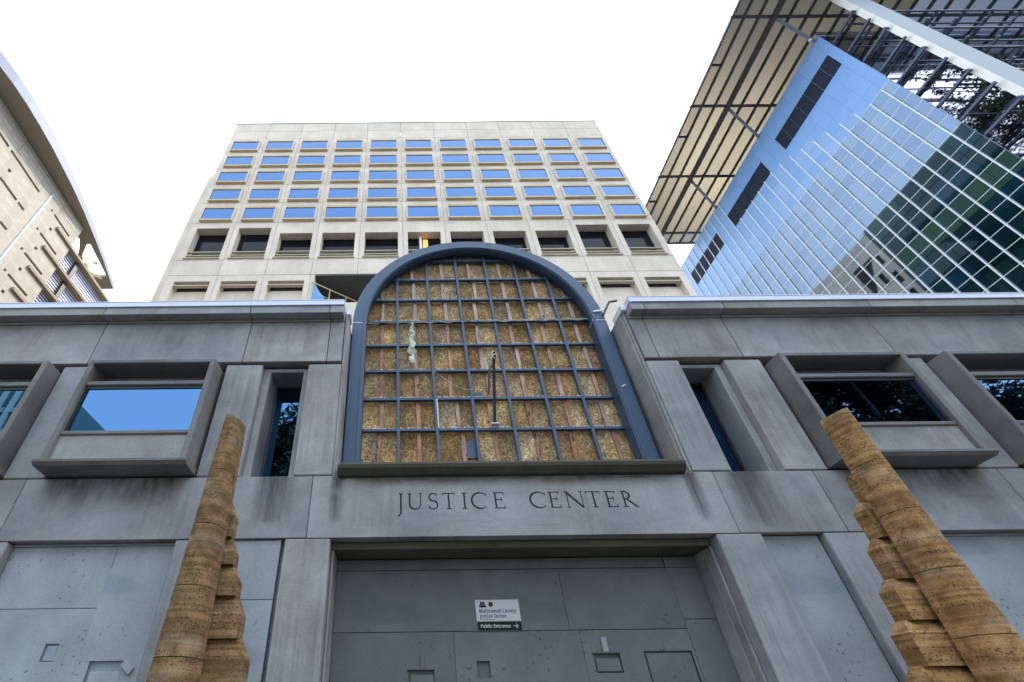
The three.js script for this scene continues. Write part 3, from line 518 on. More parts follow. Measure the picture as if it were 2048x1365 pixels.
{
  const m = M([0.25, 0.26, 0.20], { side: THREE.DoubleSide, roughness: 0.7 }), pos = [], n = 60, rowA = [], rowB = [];
  for (let i = 0; i <= n; i++) { const x = -3.5 + 7.1 * i / n, s = i / n; const y = 12.17 + 0.09 * s + 0.025 * Math.sin(i * 1.7) * rnd(), h = 0.022 + 0.022 * rnd() + 0.03 * sm(0.45, 0.75, s); rowA.push([x, y + h, -0.955 + 0.02 * Math.sin(i)]); rowB.push([x, y - 0.02 * rnd(), -0.945 + 0.03 * Math.cos(i * 1.3)]); }
  for (let i = 0; i < n; i++) pos.push(...rowA[i], ...rowB[i], ...rowB[i + 1], ...rowA[i], ...rowB[i + 1], ...rowA[i + 1]);
  const g = new THREE.BufferGeometry(); g.setAttribute('position', new THREE.BufferAttribute(new Float32Array(pos), 3));
  const t = thing('torn_sheeting', 'torn pale green sheeting strip across the arched window with a ragged hanging end', 'torn sheeting', [0, 12.2, -0.95]);
  part('strip', uvs(g), m, t);
  const p2 = [], A = [], B = []; for (let k = 0; k <= 14; k++) { const y = 12.2 - 1.6 * k / 14, w = (k < 2 ? 0.04 : 0.03 + 0.08 * rnd() + (k > 7 && k < 11 ? 0.06 : 0)), x = -2.05 - 0.02 * k / 14 + 0.03 * Math.sin(k * 1.9); A.push([x - w, y, -0.93 + 0.04 * Math.sin(k * 1.1)]); B.push([x + w * 0.7, y, -0.92 + 0.05 * Math.cos(k * 1.4)]); }
  for (let k = 0; k < 14; k++) p2.push(...A[k], ...A[k + 1], ...B[k + 1], ...A[k], ...B[k + 1], ...B[k]);
  const g2 = new THREE.BufferGeometry(); g2.setAttribute('position', new THREE.BufferAttribute(new Float32Array(p2), 3)); part('hanging_rag', uvs(g2), M([0.48, 0.52, 0.42], { side: THREE.DoubleSide }), t);
  part('ragged_end', [bar([3.42, 12.27, -0.62], [3.75, 12.30, -0.58], 0.03, 0.05), bar([3.44, 9.53, -0.62], [3.56, 9.60, -0.62], 0.02, 0.03)], mat.flash, t);
  const wr = new THREE.TubeGeometry(new THREE.CatmullRomCurve3([V3(-1.5, 10.35, -0.95), V3(-1.1, 9.95, -0.9), V3(-0.7, 9.72, -0.93), V3(-0.36, 9.70, -0.9), V3(-0.1, 9.62, -0.7)]), 20, 0.0035, 5);
  const cb = thing('loose_wire', 'thin pale wire sagging across the window grid left of the security cameras', 'wire', [-0.8, 9.7, -0.93]); part('wire', clean(wr), mat.flash, cb);
}

// ------------------------------------------------------------------ the tall pale office tower behind
{
  const T = thing('office_tower', 'tall pale concrete tower with rows of blue windows behind the entrance block', 'building', [0, 0, -18]);
  const Z = -18, BAY = 4.058, X0 = -22.32, xs = (i) => X0 + BAY * i, F = [30.0, 33.43, 35.47, 41.0, 44.34, 47.72, 51.02, 54.42, 57.62];
  const M_frame = M([0.20, 0.15, 0.10]), mt = () => pick(towerMats), W = 0.45, J = 0.012;
  part('core_wall', [bx(-22.2, 22.2, 0, 30.0, -52, Z - 0.5), bx(-22.2, -10.3, 30, 33.4, -52, Z - 1.7), bx(10.3, 22.2, 30, 33.4, -52, Z - 1.7), bx(-10.3, 10.3, 30.0, 33.4, -52, Z - 6.5), bx(-22.2, 22.2, 33.41, 61.2, -52, Z - 1.5)], towerMats[2], T);
  part('lower_wall', bx(-22.32, 22.32, 0, 29.95, Z - 0.49, Z), towerMats[0], T);
  for (let i = 0; i < 11; i++) {
    const a = xs(i), b = xs(i + 1), c = (a + b) / 2, left = i ? a + J : a - 0.25, right = i < 10 ? b - J : b + 0.14;
    for (const [y0, y1] of [[57.62, 59.53], [59.53, 61.5]]) part('cladding_panel', cbox(left, right, y0 + J, y1 - J, Z - W, Z, 0.02), mt(), T);
    for (let f = 3; f < 8; f++) {                                           // five storeys of framed windows
      const y0 = F[f], y1 = F[f + 1], o = y0 + 0.13, t = y0 + 2.42;
      part('cladding_panel', slab(rect(left, right, y0 + J, y1 - J), Z - W, Z, [rect(c - 1.6, c + 1.6, o, t)], 0.015), mt(), T);
      const w = subgroup('window', T);
      for (const q of [-1, 1]) part('jamb', cbox(c + q * 1.50, c + q * 1.597, o + 0.003, t - 0.003, Z - 0.42, Z + 0.30, 0.02), towerMats[1], w);
      part('head', cbox(c - 1.499, c + 1.499, t - 0.29, t - 0.09, Z - 0.42, Z + 0.26, 0.02), mat.towerBounceTan, w); part('head_bar', bx(c - 1.499, c + 1.499, t - 0.088, t - 0.003, Z - 0.42, Z + 0.22), M_frame, w);
      part('sill', [cbox(c - 1.499, c + 1.499, o + 0.003, o + 0.20, Z - 0.42, Z + 0.29, 0.02)], mat.towerBounceTan, w);
      for (const y of [o + 0.202, t - 0.345]) part('glazing_bar', bx(c - 1.498, c + 1.498, y, y + 0.052, Z + 0.191, Z + 0.22), M_frame, w);
      part('glass', (() => { const g = bx(-1.498, 1.498, o + 0.201, t - 0.292, -0.02, 0.02); g.rotateY(rr(-0.004, 0.004)); g.translate(c, 0, Z + 0.17); return g; })(), mat.towerGlass, w);
    }
    { // the tall shaded openings
      const y0 = F[2], y1 = F[3], t = i < 2 || i > 8 ? 40.15 : 39.28, p = slab(rect(left, right, y0 + J, y1 - J), Z - 0.85, Z, [rect(c - 1.56, c + 1.56, y0 + 0.13, t)], 0.02);
      part('cladding_panel', p, mt(), T);
      const w = subgroup('shaded_opening', T);
      part('glass', bx(c - 1.56, c + 1.56, y0 + 0.13, t, Z - 0.9, Z - 0.86), mat.darkGlass, w);
      for (const y of [36.72, 36.24]) part('rail', cbox(c - 1.558, c + 1.558, y, y + 0.11, Z - 0.35, Z - 0.12, 0.02), mat.towerSlat, w);
      part('back_panel', bx(c - 1.558, c + 1.558, y0 + 0.14, 36.70, Z - 0.80, Z - 0.55), concDark, w);
      part('sill', cbox(c - 1.68, c + 1.66, y0 + 0.125, y0 + 0.27, Z - 0.4, Z + 0.14, 0.03), mat.towerSlat, w);
      if (i === 5) { const l = part('lamp_panel', bx(c - 0.10, c + 0.36, 37.9, 39.15, Z - 0.855, Z - 0.84), new THREE.MeshStandardMaterial({ color: 0xffc070, emissive: 0xffa030, emissiveIntensity: 0.8 }), w); part('white_post', rod([c - 0.35, 36.7, Z - 0.6], [c - 0.35, 39.25, Z - 0.6], 0.14, 10), mat.white, w);
        const pl = new THREE.PointLight(0xffb050, 0.06, 6); pl.position.set(c + 0.13, 38.5, Z - 0.75); pl.castShadow = true; scene.add(pl); }
    }
    part('cladding_panel', cbox(left, right, F[1] + J, F[2] - J, Z - W, Z, 0.02), mt(), T);
    if (i < 3 || i > 7) { // the low louvred openings
      const y0 = 29.95, y1 = F[1], p = slab(rect(left, right, y0, y1 - J), Z - 0.85, Z, [rect(c - 1.55, c + 1.55, 30.0, 32.66)], 0.02);
      part('cladding_panel', p, mt(), T);
      const w = subgroup('louvred_opening', T);
      part('louvre', cbox(c - 1.548, c + 1.548, 32.16, 32.30, Z - 0.35, Z - 0.02, 0.03), mat.towerSlat, w);
      part('back_panel', bx(c - 1.548, c + 1.548, 30.0, 32.0, Z - 0.87, Z - 0.6), towerMats[1], w); part('void_panel', bx(c - 1.548, c + 1.548, 32.01, 32.65, Z - 0.87, Z - 0.84), mat.void, w);
    }
  }
  part('parapet_cap', [cbox(-22.66, 22.52, 61.5, 61.62, Z - 1, Z + 0.06, 0.02), cbox(-22.1, 22.2, 61.63, 62.15, Z - 1.4, Z - 0.5, 0.02)], M([0.30, 0.30, 0.33]), T);
  // the recessed balcony behind the arch
  for (const s of [-1, 1]) part('loggia_pier', cbox(s * 9.75, s * 10.14, 29.95, 33.4, Z - 6.4, Z, 0.02), towerMats[0], T);
  for (let k = 0; k < 14; k++) part('soffit_plank', bx(-9.74, 9.74, 33.30, 33.40 - (k % 2) * 0.05, Z - 0.45 - k * 0.43, Z - 0.04 - k * 0.43), M([0.10, 0.098, 0.095]), T);
  part('loggia_glass', [bx(-9.7, 9.7, 30, 33.29, Z - 6.4, Z - 6.3)], mat.darkGlass, T);
  part('loggia_floor', bx(-10.1, 10.1, 29.7, 29.94, Z - 6.5, Z - 0.01), towerMats[2], T);
  { const a = [-9.9, 32.35, Z + 0.1], b = [-4.4, 32.35, Z - 3.6], P = (t, dy = 0) => [a[0] + (b[0] - a[0]) * t, a[1] + dy, a[2] + (b[2] - a[2]) * t], mr = M([0.62, 0.55, 0.33]);
    const r = subgroup('balcony_rail', T); part('handrail', bar(P(0), P(1), 0.09), mr, r); for (const t of [0.02, 0.26, 0.5, 0.74, 0.98]) part('rail_post', bar(P(t, -2.3), P(t), 0.07), mr, r); part('rail_bar', bar(P(0, -1.1), P(1, -1.1), 0.05), mr, r);
    const gl = slab([[0, -2.2], [1.9, -2.2], [0, -0.1]], -0.02, 0.02); gl.rotateY(-Math.atan2(b[2] - a[2], b[0] - a[0])); gl.translate(...P(0.03)); part('glass_guard', gl, mat.podiumGlass, r); }
  // buttress fin down the north corner, and the glazed south side
  part('corner_fin', slabX([[-20.5, 0], [-18.25, 0], [-18.25, 44], [-18.5, 50], [-19.6, 53.6], [-20.5, 53.6]], -23.3, -22.62), towerMats[0], T);
  part('corner_slot', slabX([[-20.2, 31], [-18.1, 34], [-18.1, 47], [-18.4, 53], [-20.2, 54]], -22.62, -22.575), M([0.16, 0.15, 0.13]), T);
  const gg = M([0.02, 0.06, 0.05], { roughness: 0.05, metalness: 0.0 }), g2 = [gg, M([0.045, 0.12, 0.09], { roughness: 0.05 }), M([0.025, 0.07, 0.07], { roughness: 0.05 }), M([0.02, 0.09, 0.12], { roughness: 0.05 })], gl = M([0.07, 0.16, 0.10]);
  for (let r = 0; r < 15; r++) for (let k = 0; k < 6; k++) { const y = 12.5 + r * 3.28, z = -18.6 - 2.85 * k; part('curtain_pane', bx(22.21, 22.40, y + 0.05, y + 3.22, z - 2.8, z), r === 12 ? gl : pick(g2), T); }
  part('gable_wall', slabX([[-50, 0], [-35.75, 0], [-35.75, 61.3], [-35.9, 61.3], [-36.8, 58.7], [-39.3, 54.6], [-41.5, 50.5], [-47, 44], [-50, 40]], 22.23, 22.45, [rect(-37.3, -36.5, 55.4, 57.1), rect(-38.6, -37.8, 52.6, 54.6), rect(-37.2, -36.4, 51.4, 53.6), rect(-37.2, -36.4, 47.5, 50), rect(-39.6, -38.4, 48.2, 50.4)]), M([0.85, 0.76, 0.62], { map: texTower }), T);
  part('gable_backing', bx(22.205, 22.228, 44, 58, -41, -35.8), mat.void, T);
}

// ------------------------------------------------------------------ the mirrored glass tower on the right
const GX = 46, GZ = -9.43, FS = 1.427, fz = (k) => 9.77 - 17.68 * 1.1414 - FS * k;   // fin k stands at fz(k)
{
  const S = 1.1414, yy = (y) => 2.5 + (y - 2.5) * S;
  const G = thing('glass_tower', 'mirrored blue glass tower with white fins under a wide slatted canopy', 'building', [GX, 0, -40]);
  const glassCols = [[0.142, 0.188, 0.256], [0.150, 0.198, 0.265], [0.134, 0.180, 0.248], [0.158, 0.206, 0.270]].map((c) => M(c, { metalness: 1, roughness: 0.03 }));
  const panel = [[0.215, 0.385, 0.72], [0.225, 0.40, 0.74]].map((c) => M(c, { roughness: 0.45 })), spandrel = [[0.25, 0.42, 0.72], [0.275, 0.445, 0.74], [0.225, 0.39, 0.70]].map((c) => M(c, { roughness: 0.35 }));
  const floorM = M([0.62, 0.68, 0.70], { roughness: 0.5 });
  const vent = M([0.010, 0.016, 0.038], { roughness: 0.9 }), finM = M([0.90, 0.90, 0.88], { roughness: 0.4 });
  part('core_wall', [bx(GX + 0.3, GX + 40, 0, 62.9, -58, GZ - 0.3)], mat.void, G);
  part('pane_backing', bx(GX + 0.07, GX + 0.29, 30.17, 63.3, -58, GZ - 0.02), M([0.40, 0.50, 0.62]), G);
  part('lower_glass', bx(GX, GX + 0.29, 0, 30.15, -58, GZ - 0.02), glassCols[0], G);
  const R0 = 1.5217, row0 = 30.2, cols = [GZ - 0.03]; for (let k = 0; fz(k) > -57; k++) cols.push(fz(k));
  const small = [], smallTop = [];
  const tops = (k) => { const z = fz(k); return k < 1.2 ? yy(45.4) : k < 8.5 ? yy(45.5 + (k - 1) * 0.745) : z > fz(15) - 0.1 && k < 15 ? yy(51.15) : yy(55.9); };
  for (let c = 0; c + 1 < cols.length; c++) for (let r = 0; r < 22; r++) {
    const z1 = cols[c], z0 = cols[c + 1], y0 = row0 + r * R0, y1 = Math.min(y0 + R0, yy(55.9)); if (y0 >= yy(55.9) - 0.2) continue;
    const vy0 = yy(51.15), vy1 = yy(53.45), zm = (z0 + z1) / 2;
    const inVent = (zm < fz(0) && zm > fz(7)) || (zm < fz(9.05) && zm > fz(15)) || (zm < fz(17.05) && zm > fz(23));
    let a = y0 + 0.006, b = y1 - 0.006;
    if (inVent) { if (a >= vy0 && b <= vy1) continue; if (a < vy0 && b > vy0) b = vy0 - 0.02; if (a < vy1 && b > vy1) a = vy1 + 0.02; if (b - a < 0.1 || (a > vy0 && b < vy1)) continue; }
    const smooth = a > tops(Math.max(0, c - 1)) - 0.4 && c < 17;
    const g = bx(-0.03, 0.03, -(b - a) / 2, (b - a) / 2, -(z1 - z0) / 2 + 0.006, (z1 - z0) / 2 - 0.006);
    g.rotateY(smooth ? 0 : rr(-0.0015, 0.0015)); g.rotateZ(smooth ? 0 : rr(-0.0015, 0.0015)); g.translate(GX + 0.03, (a + b) / 2, zm);
    const pm = smooth ? pick(panel) : b > 52.5 ? pick(spandrel) : pick(glassCols);
    if (c < 20 && y0 > 30 && (c + r * 0.2 < 19) && !(r < 2 && c > 7) ) { if (!smooth || r % 2 === 0 || true) part(smooth ? 'metal_panel' : 'pane', g, pm, G); } else (b > 52.5 ? smallTop : small).push(g);
  }
  const sm_ = part('far_panes', small, glassCols[1], G); sm_.userData.kind = 'stuff'; part('far_top_panes', smallTop, spandrel[0], G).userData.kind = 'stuff';
  for (const [k0, n] of [[0, 7], [9.05, 6], [17.05, 6]]) for (let i = 0; i < n; i++) { const z = k0 === 0 ? fz(0) : fz(k0), d = k0 === 0 ? FS * 0.985 : FS * 0.99; part('vent_panel', bx(GX - 0.01, GX + 0.1, yy(51.15) + 0.02, yy(53.45) - 0.02, z - d * (i + 1) + 0.035, z - d * i - 0.035), vent, G); }
  for (let k = 0; fz(k) > -56; k++) part('fin', bx(GX - 0.15, GX - 0.001, 0, tops(k), fz(k) - 0.032, fz(k) + 0.032), finM, G);
  for (let r = 0; r < 15; r++) part('floor_line', bx(GX - 0.006, GX - 0.001, row0 + r * R0 - 0.03, row0 + r * R0 + 0.03, -56, GZ), floorM, G);
  part('roof_edge', [cbox(GX - 0.02, GX + 40, yy(55.9) + 0.003, yy(55.9) + 0.25, -58, GZ, 0.02)], panel[0], G);
  // west front: glass behind a trellis of catwalks, and a flat white mast
  const trellisM = M([0.075, 0.095, 0.15], { roughness: 0.5 });
  const wg = M([0.30, 0.32, 0.43], { metalness: 1, roughness: 0.06 });
  for (let r = 0; r < 16; r++) for (let k = 0; k < 11; k++) part('west_pane', (() => { const g = bx(-1.46, 1.46, -2.02, 2.02, -0.03, 0.03); g.rotateX(rr(-0.008, 0.008)); g.rotateY(rr(-0.01, 0.01)); g.translate(GX + 1.5 + 3 * k, 2.1 + 4.12 * r - 2.0 + 0.9, GZ - 0.03); return g; })(), wg, G);
  for (let f = 0; f < 9; f++) {
    const y = 61.1 - 2.62 * f;
    for (let k = 0; k < 9; k++) part('bracket', bar([GX + 0.25 + 3 * k, y, GZ], [GX + 0.25 + 3 * k, y, -6.3], 0.20, 0.28), trellisM, G);
    if (f % 2 === 0) for (const z of [-6.45, -7.6]) part('trellis_rail', bar([GX + 0.1, y + 0.14, z], [GX + 27, y + 0.14, z], 0.16, 0.22), trellisM, G);
    else part('trellis_rail', bar([GX + 0.1, y - 0.2, -8.8], [GX + 27, y - 0.2, -8.8], 0.1, 0.16), trellisM, G);
  }
  part('mast', cbox(46.62, 49.35, 0, 67, -6.62, -6.02, 0.03), M([0.27, 0.30, 0.35], { roughness: 0.6 }), G);
  part('mast_edge', bx(46.575, 46.619, 0, 67, -6.615, -6.03), M([0.85, 0.83, 0.78], { roughness: 0.5 }), G);
  // the canopy: purlins, cross beams, translucent panels, struts
  const can = subgroup('canopy', G), Y = 66, tan = [[0.122, 0.118, 0.099], [0.110, 0.107, 0.091], [0.134, 0.128, 0.107]].map((c) => new THREE.MeshPhysicalMaterial({ color: new THREE.Color(...c), transmission: 0.22, thickness: 0, roughness: 0.5, side: THREE.DoubleSide }));
  const purlinM = M([0.085, 0.085, 0.09], { roughness: 0.5 });
  const slate = new THREE.MeshPhysicalMaterial({ color: new THREE.Color(0.20, 0.24, 0.32), transmission: 0.2, thickness: 0, roughness: 0.6, side: THREE.DoubleSide });
  const px = [36.67, 38.06, 39.77, 41.5, 43.3, 45.35, 47.25, 49.2, 51.1, 53, 55, 57, 59, 61, 63.5, 66, 69, 72, 75, 78, 81, 85], bz = [-4.6, -6.4, -8.25, -18.4, -28.7, -39.1, -41.3];
  for (let i = 0; i + 1 < px.length; i++) for (let j = 0; j + 1 < bz.length; j++) part('canopy_panel', (() => { const g = new THREE.PlaneGeometry(px[i + 1] - px[i] - 0.02, bz[j] - bz[j + 1] - 0.02); g.rotateX(Math.PI / 2); g.translate((px[i] + px[i + 1]) / 2, Y + 0.37, (bz[j] + bz[j + 1]) / 2); return clean(g); })(), px[i] > 56 ? slate : pick(tan), can);
  px.forEach((x, i) => part('purlin', bx(x - 0.09 - (i === 3 ? 0.15 : 0), x + 0.09, Y + (i === 3 ? -0.35 : 0), Y + 0.355, -41.4, -4.5), purlinM, can));
  for (const z of bz) part('cross_beam', bx(36.5, 85, Y + 0.08, Y + 0.35, z - 0.14, z + 0.14), purlinM, can);
  for (const z of [-13.4, -22.6, -33]) part('short_beam', bx(36.7, 38.1, Y + 0.1, Y + 0.34, z - 0.1, z + 0.1), mat.darkMetal, can);
  for (const [z0, z1] of [[-8.37, -10.06], [-18.71, -21.37], [-29.32, -32.46]]) part('strut', bar([41.7, Y - 0.1, z0], [GX + 0.05, 63.5, z1], 0.34), M([0.20, 0.26, 0.33], { roughness: 0.5 }), can);
  part('ridge_lamp', (() => { const g = new THREE.SphereGeometry(0.2, 12, 8); g.translate(45.4, 63.6, -9.9); return clean(g); })(), mat.white, can);
}
// leaves growing in the trellis
{
  const pos = [], n = 11000, c = []; for (let k = 0; k < 60; k++) c.push([rr(47.5, 62), rr(36.5, 50.5), rr(-8.9, -6.6), rr(0.7, 1.9)]);
  for (let k = 0; k < n; k++) { const b = pick(c), p = V3(b[0], b[1], b[2]).add(V3(rr(-1, 1), rr(-1, 1), rr(-0.4, 0.4)).multiplyScalar(b[3])), u = V3(rr(-1, 1), rr(-1, 1), rr(-1, 1)).normalize().multiplyScalar(rr(0.09, 0.2)), v = V3(rr(-1, 1), rr(-1, 1), rr(-1, 1)).normalize().multiplyScalar(rr(0.06, 0.14)); const q = (s, t) => [p.x + u.x * s + v.x * t, p.y + u.y * s + v.y * t, p.z + u.z * s + v.z * t]; pos.push(...q(-1, 0), ...q(0, -1), ...q(1, 0), ...q(-1, 0), ...q(1, 0), ...q(0, 1)); }
  const g = new THREE.BufferGeometry(); g.setAttribute('position', new THREE.BufferAttribute(new Float32Array(pos), 3)); g.computeVertexNormals();
  const m = new THREE.Mesh(g, M([0.035, 0.065, 0.035], { side: THREE.DoubleSide })); m.name = 'climbing_leaves'; m.userData = { kind: 'stuff', label: 'dark climbing leaves in the trellis on the glass tower front', category: 'climbing plant' }; scene.add(m);
}

// ------------------------------------------------------------------ the stone building with the curved roof on the left
{
  const HX = -45, H = thing('stone_courthouse', 'cream stone building with narrow slits under a curved overhanging roof', 'building', [-60, 0, -20]);
  const st = M([0.480, 0.470, 0.455], { map: texStone }), tan = M([0.25, 0.205, 0.14]), slit = M([0.10, 0.085, 0.06]);
  const holes = [], hr = (z0, z1, y, h = 0.36) => holes.push(rect(z0, z1, y - h / 2, y + h / 2)), ledges = [];
  for (const y of [52.3, 48.66, 45.0, 41.4]) {
    hr(-28.0, -24.65, y); hr(-24.25, -23.95, y + 0.05, 0.3);
    hr(-25.6, -25.2, y - 1.95, 0.42);
    for (const [a, b] of y > 52 ? [[-21.5, -16.3], [-15.9, -12.4], [-11.8, -7]] : y > 48 ? [[-21.5, -20.5], [-20.2, -17.4], [-13, -7]] : [[-21.5, -20.4], [-13, -9], [-8, -3]]) hr(a, b, y);
    if (y < 46) { hr(-17.8, -17.4, y + 1.7, 0.42); hr(-16.2, -15.8, y + 1.7, 0.42); } else hr(-17.8, -17.4, y - 1.95, 0.42);
  }
  for (const [lo, hi] of [[0, 38.75], [38.75, 42.4], [42.4, 46.05], [46.05, 49.7], [49.7, 52.9]]) {
    const hs = holes.filter((h) => h[0][1] > lo && h[2][1] < hi), ys = [...new Set([lo, hi, ...hs.flatMap((h) => [h[0][1], h[2][1]])])].sort((a, b) => a - b), blocks = [], off = [rr(0, 3), rr(0, 3)];
    for (let i = 0; i + 1 < ys.length; i++) {
      const ym = (ys[i] + ys[i + 1]) / 2, cut = hs.filter((h) => h[0][1] < ym && h[2][1] > ym).map((h) => [h[0][0], h[1][0]]).sort((a, b) => a[0] - b[0]); let z = -29.1;
      for (const [a, b] of [...cut, [16, 17]]) { if (a > z) blocks.push(bx(HX - 0.35, HX, ys[i], ys[i + 1], z, a, [0, 0])); z = Math.max(z, b); }
    }
    part('stone_wall', blocks, st, H);
  }
  part('slit_backing', bx(HX - 0.5, HX - 0.36, 0, 52.8, -29.0, 16), slit, H);
  part('core_wall', [bx(-80, HX - 0.51, 0, 55.4, -29.1, 16), bx(-80, HX - 0.9, 0, 51.2, -39.3, -29.11)], st, H);
  for (let r = 0; r < 7; r++) for (let k = 0; k < 11; k++) { const z = -29.1 + k * 4.1; part('stone_strip', cbox(HX - 0.35, HX - 0.012 * (r % 2), 52.91 + r * 0.36, 53.25 + r * 0.36, z + 0.015, Math.min(16, z + 4.085), 0.015), st, H); }
  part('blue_strip', bx(HX, HX + 0.07, 41, 54.3, -23.03, -22.82), M([0.20, 0.36, 0.72], { roughness: 0.4 }), H);
  // louvred end bay
  const gl = M([0.06, 0.12, 0.36], { metalness: 1, roughness: 0.05 }), wh = M([0.74, 0.75, 0.80], { roughness: 0.5 });
  part('end_glass', bx(HX - 0.88, HX - 0.7, 30, 51.0, -39.1, -29.12), M([0.06, 0.15, 0.58], { roughness: 0.3 }), H);
  for (const y of [51.3, 47.7, 44.1, 40.5, 36.9]) {
    part('floor_beam', cbox(HX - 0.7, HX + 0.30, y - 0.2, y + 0.22, -39.2, -25.9, 0.03), tan, H);
    for (let k = 0; k < 8; k++) part('slat', bx(HX - 0.62, HX - 0.56, y - 3.2 + k * 0.4, y - 3.06 + k * 0.4, -39.0, -29.15), wh, H);
    part('end_mullion', bx(HX - 0.69, HX - 0.2, y - 3.35, y - 0.21, -31.9, -31.3), mat.frameDark, H);
  }
  // roof plate, curved in plan, with the open corner and its prop
  const edge = [[-46.4, -40.4], [-45.75, -37.5], [-45.07, -34.5], [-44.3, -30.4], [-43.63, -26.5], [-43.2, -23.2], [-42.98, -20.8], [-42.75, -17.8], [-42.67, -15.2], [-42.68, -12.8], [-42.85, -10.6], [-43.15, -8.8], [-43.7, -6], [-44.9, -1], [-46.8, 5], [-50, 14], [-53, 20]];
  const hole = [[-46.05, -31.8], [-45.5, -31.8], [-46.15, -37.85], [-48.2, -38.0], [-47.9, -34.0]];
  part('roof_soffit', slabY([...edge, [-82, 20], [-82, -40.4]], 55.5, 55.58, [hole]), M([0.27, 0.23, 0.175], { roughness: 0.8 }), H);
  part('roof_plate', slabY([...edge.map(([x, z]) => [x - 0.06, z]), [-82, 20], [-82, -40.35]], 55.585, 56.0, [hole]), st, H);
  { const fas = []; for (let i = 0; i + 1 < edge.length; i++) { const h = (k) => 0.5 + 0.95 * sm(0, 8, k); const [a, b] = [edge[i], edge[i + 1]], n = V3(b[1] - a[1], 0, -(b[0] - a[0])).normalize(); const pos = []; const A0 = [a[0], 55.5, a[1]], B0 = [b[0], 55.5, b[1]], A1 = [a[0] + 0.05, 55.5 + h(i), a[1]], B1 = [b[0] + 0.05, 55.5 + h(i + 1), b[1]], C1 = [a[0] - 0.3, 55.5 + h(i) * 0.98, a[1]], D1 = [b[0] - 0.3, 55.5 + h(i + 1) * 0.98, b[1]];
    pos.push(...A0, ...B0, ...B1, ...A0, ...B1, ...A1, ...A1, ...B1, ...D1, ...A1, ...D1, ...C1); const g = new THREE.BufferGeometry(); g.setAttribute('position', new THREE.BufferAttribute(new Float32Array(pos), 3)); fas.push(uvs(g)); }
    part('fascia', fas, M([0.155, 0.195, 0.29], { roughness: 0.6, side: THREE.DoubleSide }), H); }
  part('roof_prop', [bar([HX - 0.9, 51.2, -31.0], [-46.3, 55.4, -35.1], 0.45), bar([HX - 0.9, 51.3, -31.0], [-47.1, 55.45, -38.1], 0.40)], M([0.52, 0.47, 0.38]), H);
  part('corner_glass', slabX([[-31.3, 51.25], [-29.12, 51.25], [-29.12, 55.4], [-30.8, 53.0]], HX - 0.6, HX - 0.5), M([0.25, 0.36, 0.55], { metalness: 0.8, roughness: 0.1 }), H);
}

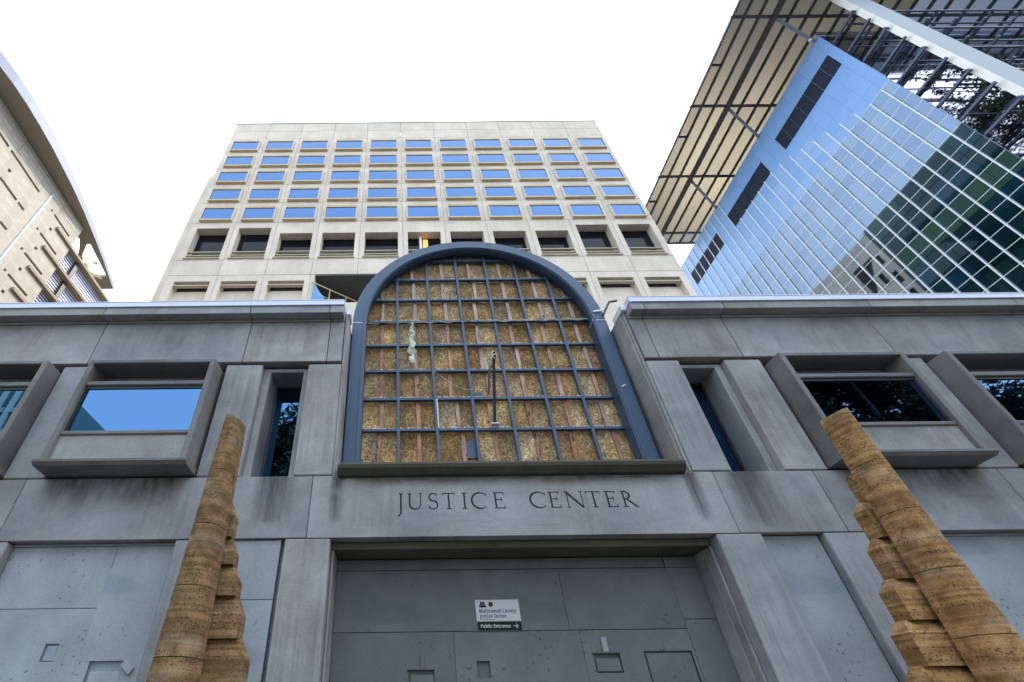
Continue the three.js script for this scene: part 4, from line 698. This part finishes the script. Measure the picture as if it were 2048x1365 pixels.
// ------------------------------------------------------------------ across the street: what the windows mirror
{
  const B = thing('finned_tower', 'green glass tower with tall pale fins mirrored in the leftmost window', 'building', [-85, 0, 66]);
  part('core_wall', bx(-118, -58, 0, 47, 56, 80), M([0.08, 0.16, 0.15], { roughness: 0.2 }), B);
  for (let k = 0; k < 30; k++) part('fin', bx(-117.5 + 2 * k, -117.2 + 2 * k, 0, 48, 55.2, 56), M([0.62, 0.68, 0.62]), B);
  for (let r = 0; r < 12; r++) part('floor_band', bx(-118, -58, 3.8 * r + 1, 3.8 * r + 1.8, 55.7, 55.99), M([0.45, 0.55, 0.50]), B);
}
function tree(x, z, h, r, label, tone, leaves = 17000, sz = 1) {
  const t = thing('street_tree', label, 'tree', [x, 0, z], 'broadleaf trees across the street');
  const limbs = [rod([x, 0, z], [x + 0.3, h * 0.45, z], 0.42, 10, 0.27), rod([x + 0.3, h * 0.45, z], [x, h * 0.85, z + 0.4], 0.27, 8, 0.08)];
  for (let k = 0; k < 9; k++) { const a = k * 2.4, y = h * rr(0.3, 0.62); limbs.push(rod([x + 0.2, y, z], [x + Math.cos(a) * r * 0.75, y + h * rr(0.12, 0.26), z + Math.sin(a) * r * 0.75], 0.14, 6, 0.04)); }
  part('trunk', limbs, M([0.10, 0.08, 0.06]), t);
  const c = []; for (let k = 0; k < 90; k++) { const a = rr(0, 6.28), e = Math.sqrt(rnd()), y = rr(0.28, 1), w = Math.sqrt(Math.max(0, 1 - Math.pow((y - 0.55) / 0.52, 2))); c.push([x + Math.cos(a) * e * r * w, y * h, z + Math.sin(a) * e * r * w, rr(0.9, 1.9)]); }
  const pos = []; for (let k = 0; k < leaves; k++) { const b = pick(c), d = V3(rr(-1, 1), rr(-1, 1), rr(-1, 1)).normalize().multiplyScalar(b[3] * Math.cbrt(rnd())), p = V3(b[0], b[1], b[2]).add(d), u = V3(rr(-1, 1), rr(-0.6, 0.6), rr(-1, 1)).normalize().multiplyScalar(sz * rr(0.2, 0.36)), v = V3(rr(-1, 1), rr(-1, 1), rr(-1, 1)).normalize().multiplyScalar(sz * rr(0.13, 0.25)), q = (s, w) => [p.x + u.x * s + v.x * w, p.y + u.y * s + v.y * w, p.z + u.z * s + v.z * w]; pos.push(...q(-1, 0), ...q(0, -1), ...q(1, 0), ...q(-1, 0), ...q(1, 0), ...q(0, 1)); }
  const g = new THREE.BufferGeometry(); g.setAttribute('position', new THREE.BufferAttribute(new Float32Array(pos), 3)); g.computeVertexNormals();
  g.translate(-x, 0, -z); const m = new THREE.Mesh(g, M(tone, { side: THREE.DoubleSide })); m.name = 'crown'; m.castShadow = m.receiveShadow = true; t.add(m);
}
tree(-11.5, 24, 22, 5.6, 'slender green tree mirrored in the narrow window left of the arch', [0.05, 0.10, 0.05]);
tree(21, 21, 26, 7.5, 'broad dark tree mirrored in the narrow window right of the arch', [0.035, 0.065, 0.03], 40000, 0.8);
tree(31, 19.5, 27, 8.5, 'tallest dark tree mirrored in the wide window behind the right column', [0.035, 0.07, 0.035], 55000, 0.8);
tree(26, 25, 28, 8.0, 'dark tree standing between the two broadest ones across the street', [0.035, 0.068, 0.032], 40000, 0.8);
tree(38, 25, 26, 8.0, 'dark tree standing behind the tallest one across the street', [0.034, 0.066, 0.032], 40000, 0.8);
tree(45, 22, 20, 6.0, 'lower loose tree mirrored in the rightmost window', [0.05, 0.10, 0.045]);
tree(-36, 28, 15, 6.0, 'round tree across the street, leftmost of the row', [0.05, 0.09, 0.04]);

scene.traverse((o) => { if (o.isMesh) { o.castShadow = true; o.receiveShadow = true; } });
renderer.render(scene, camera);
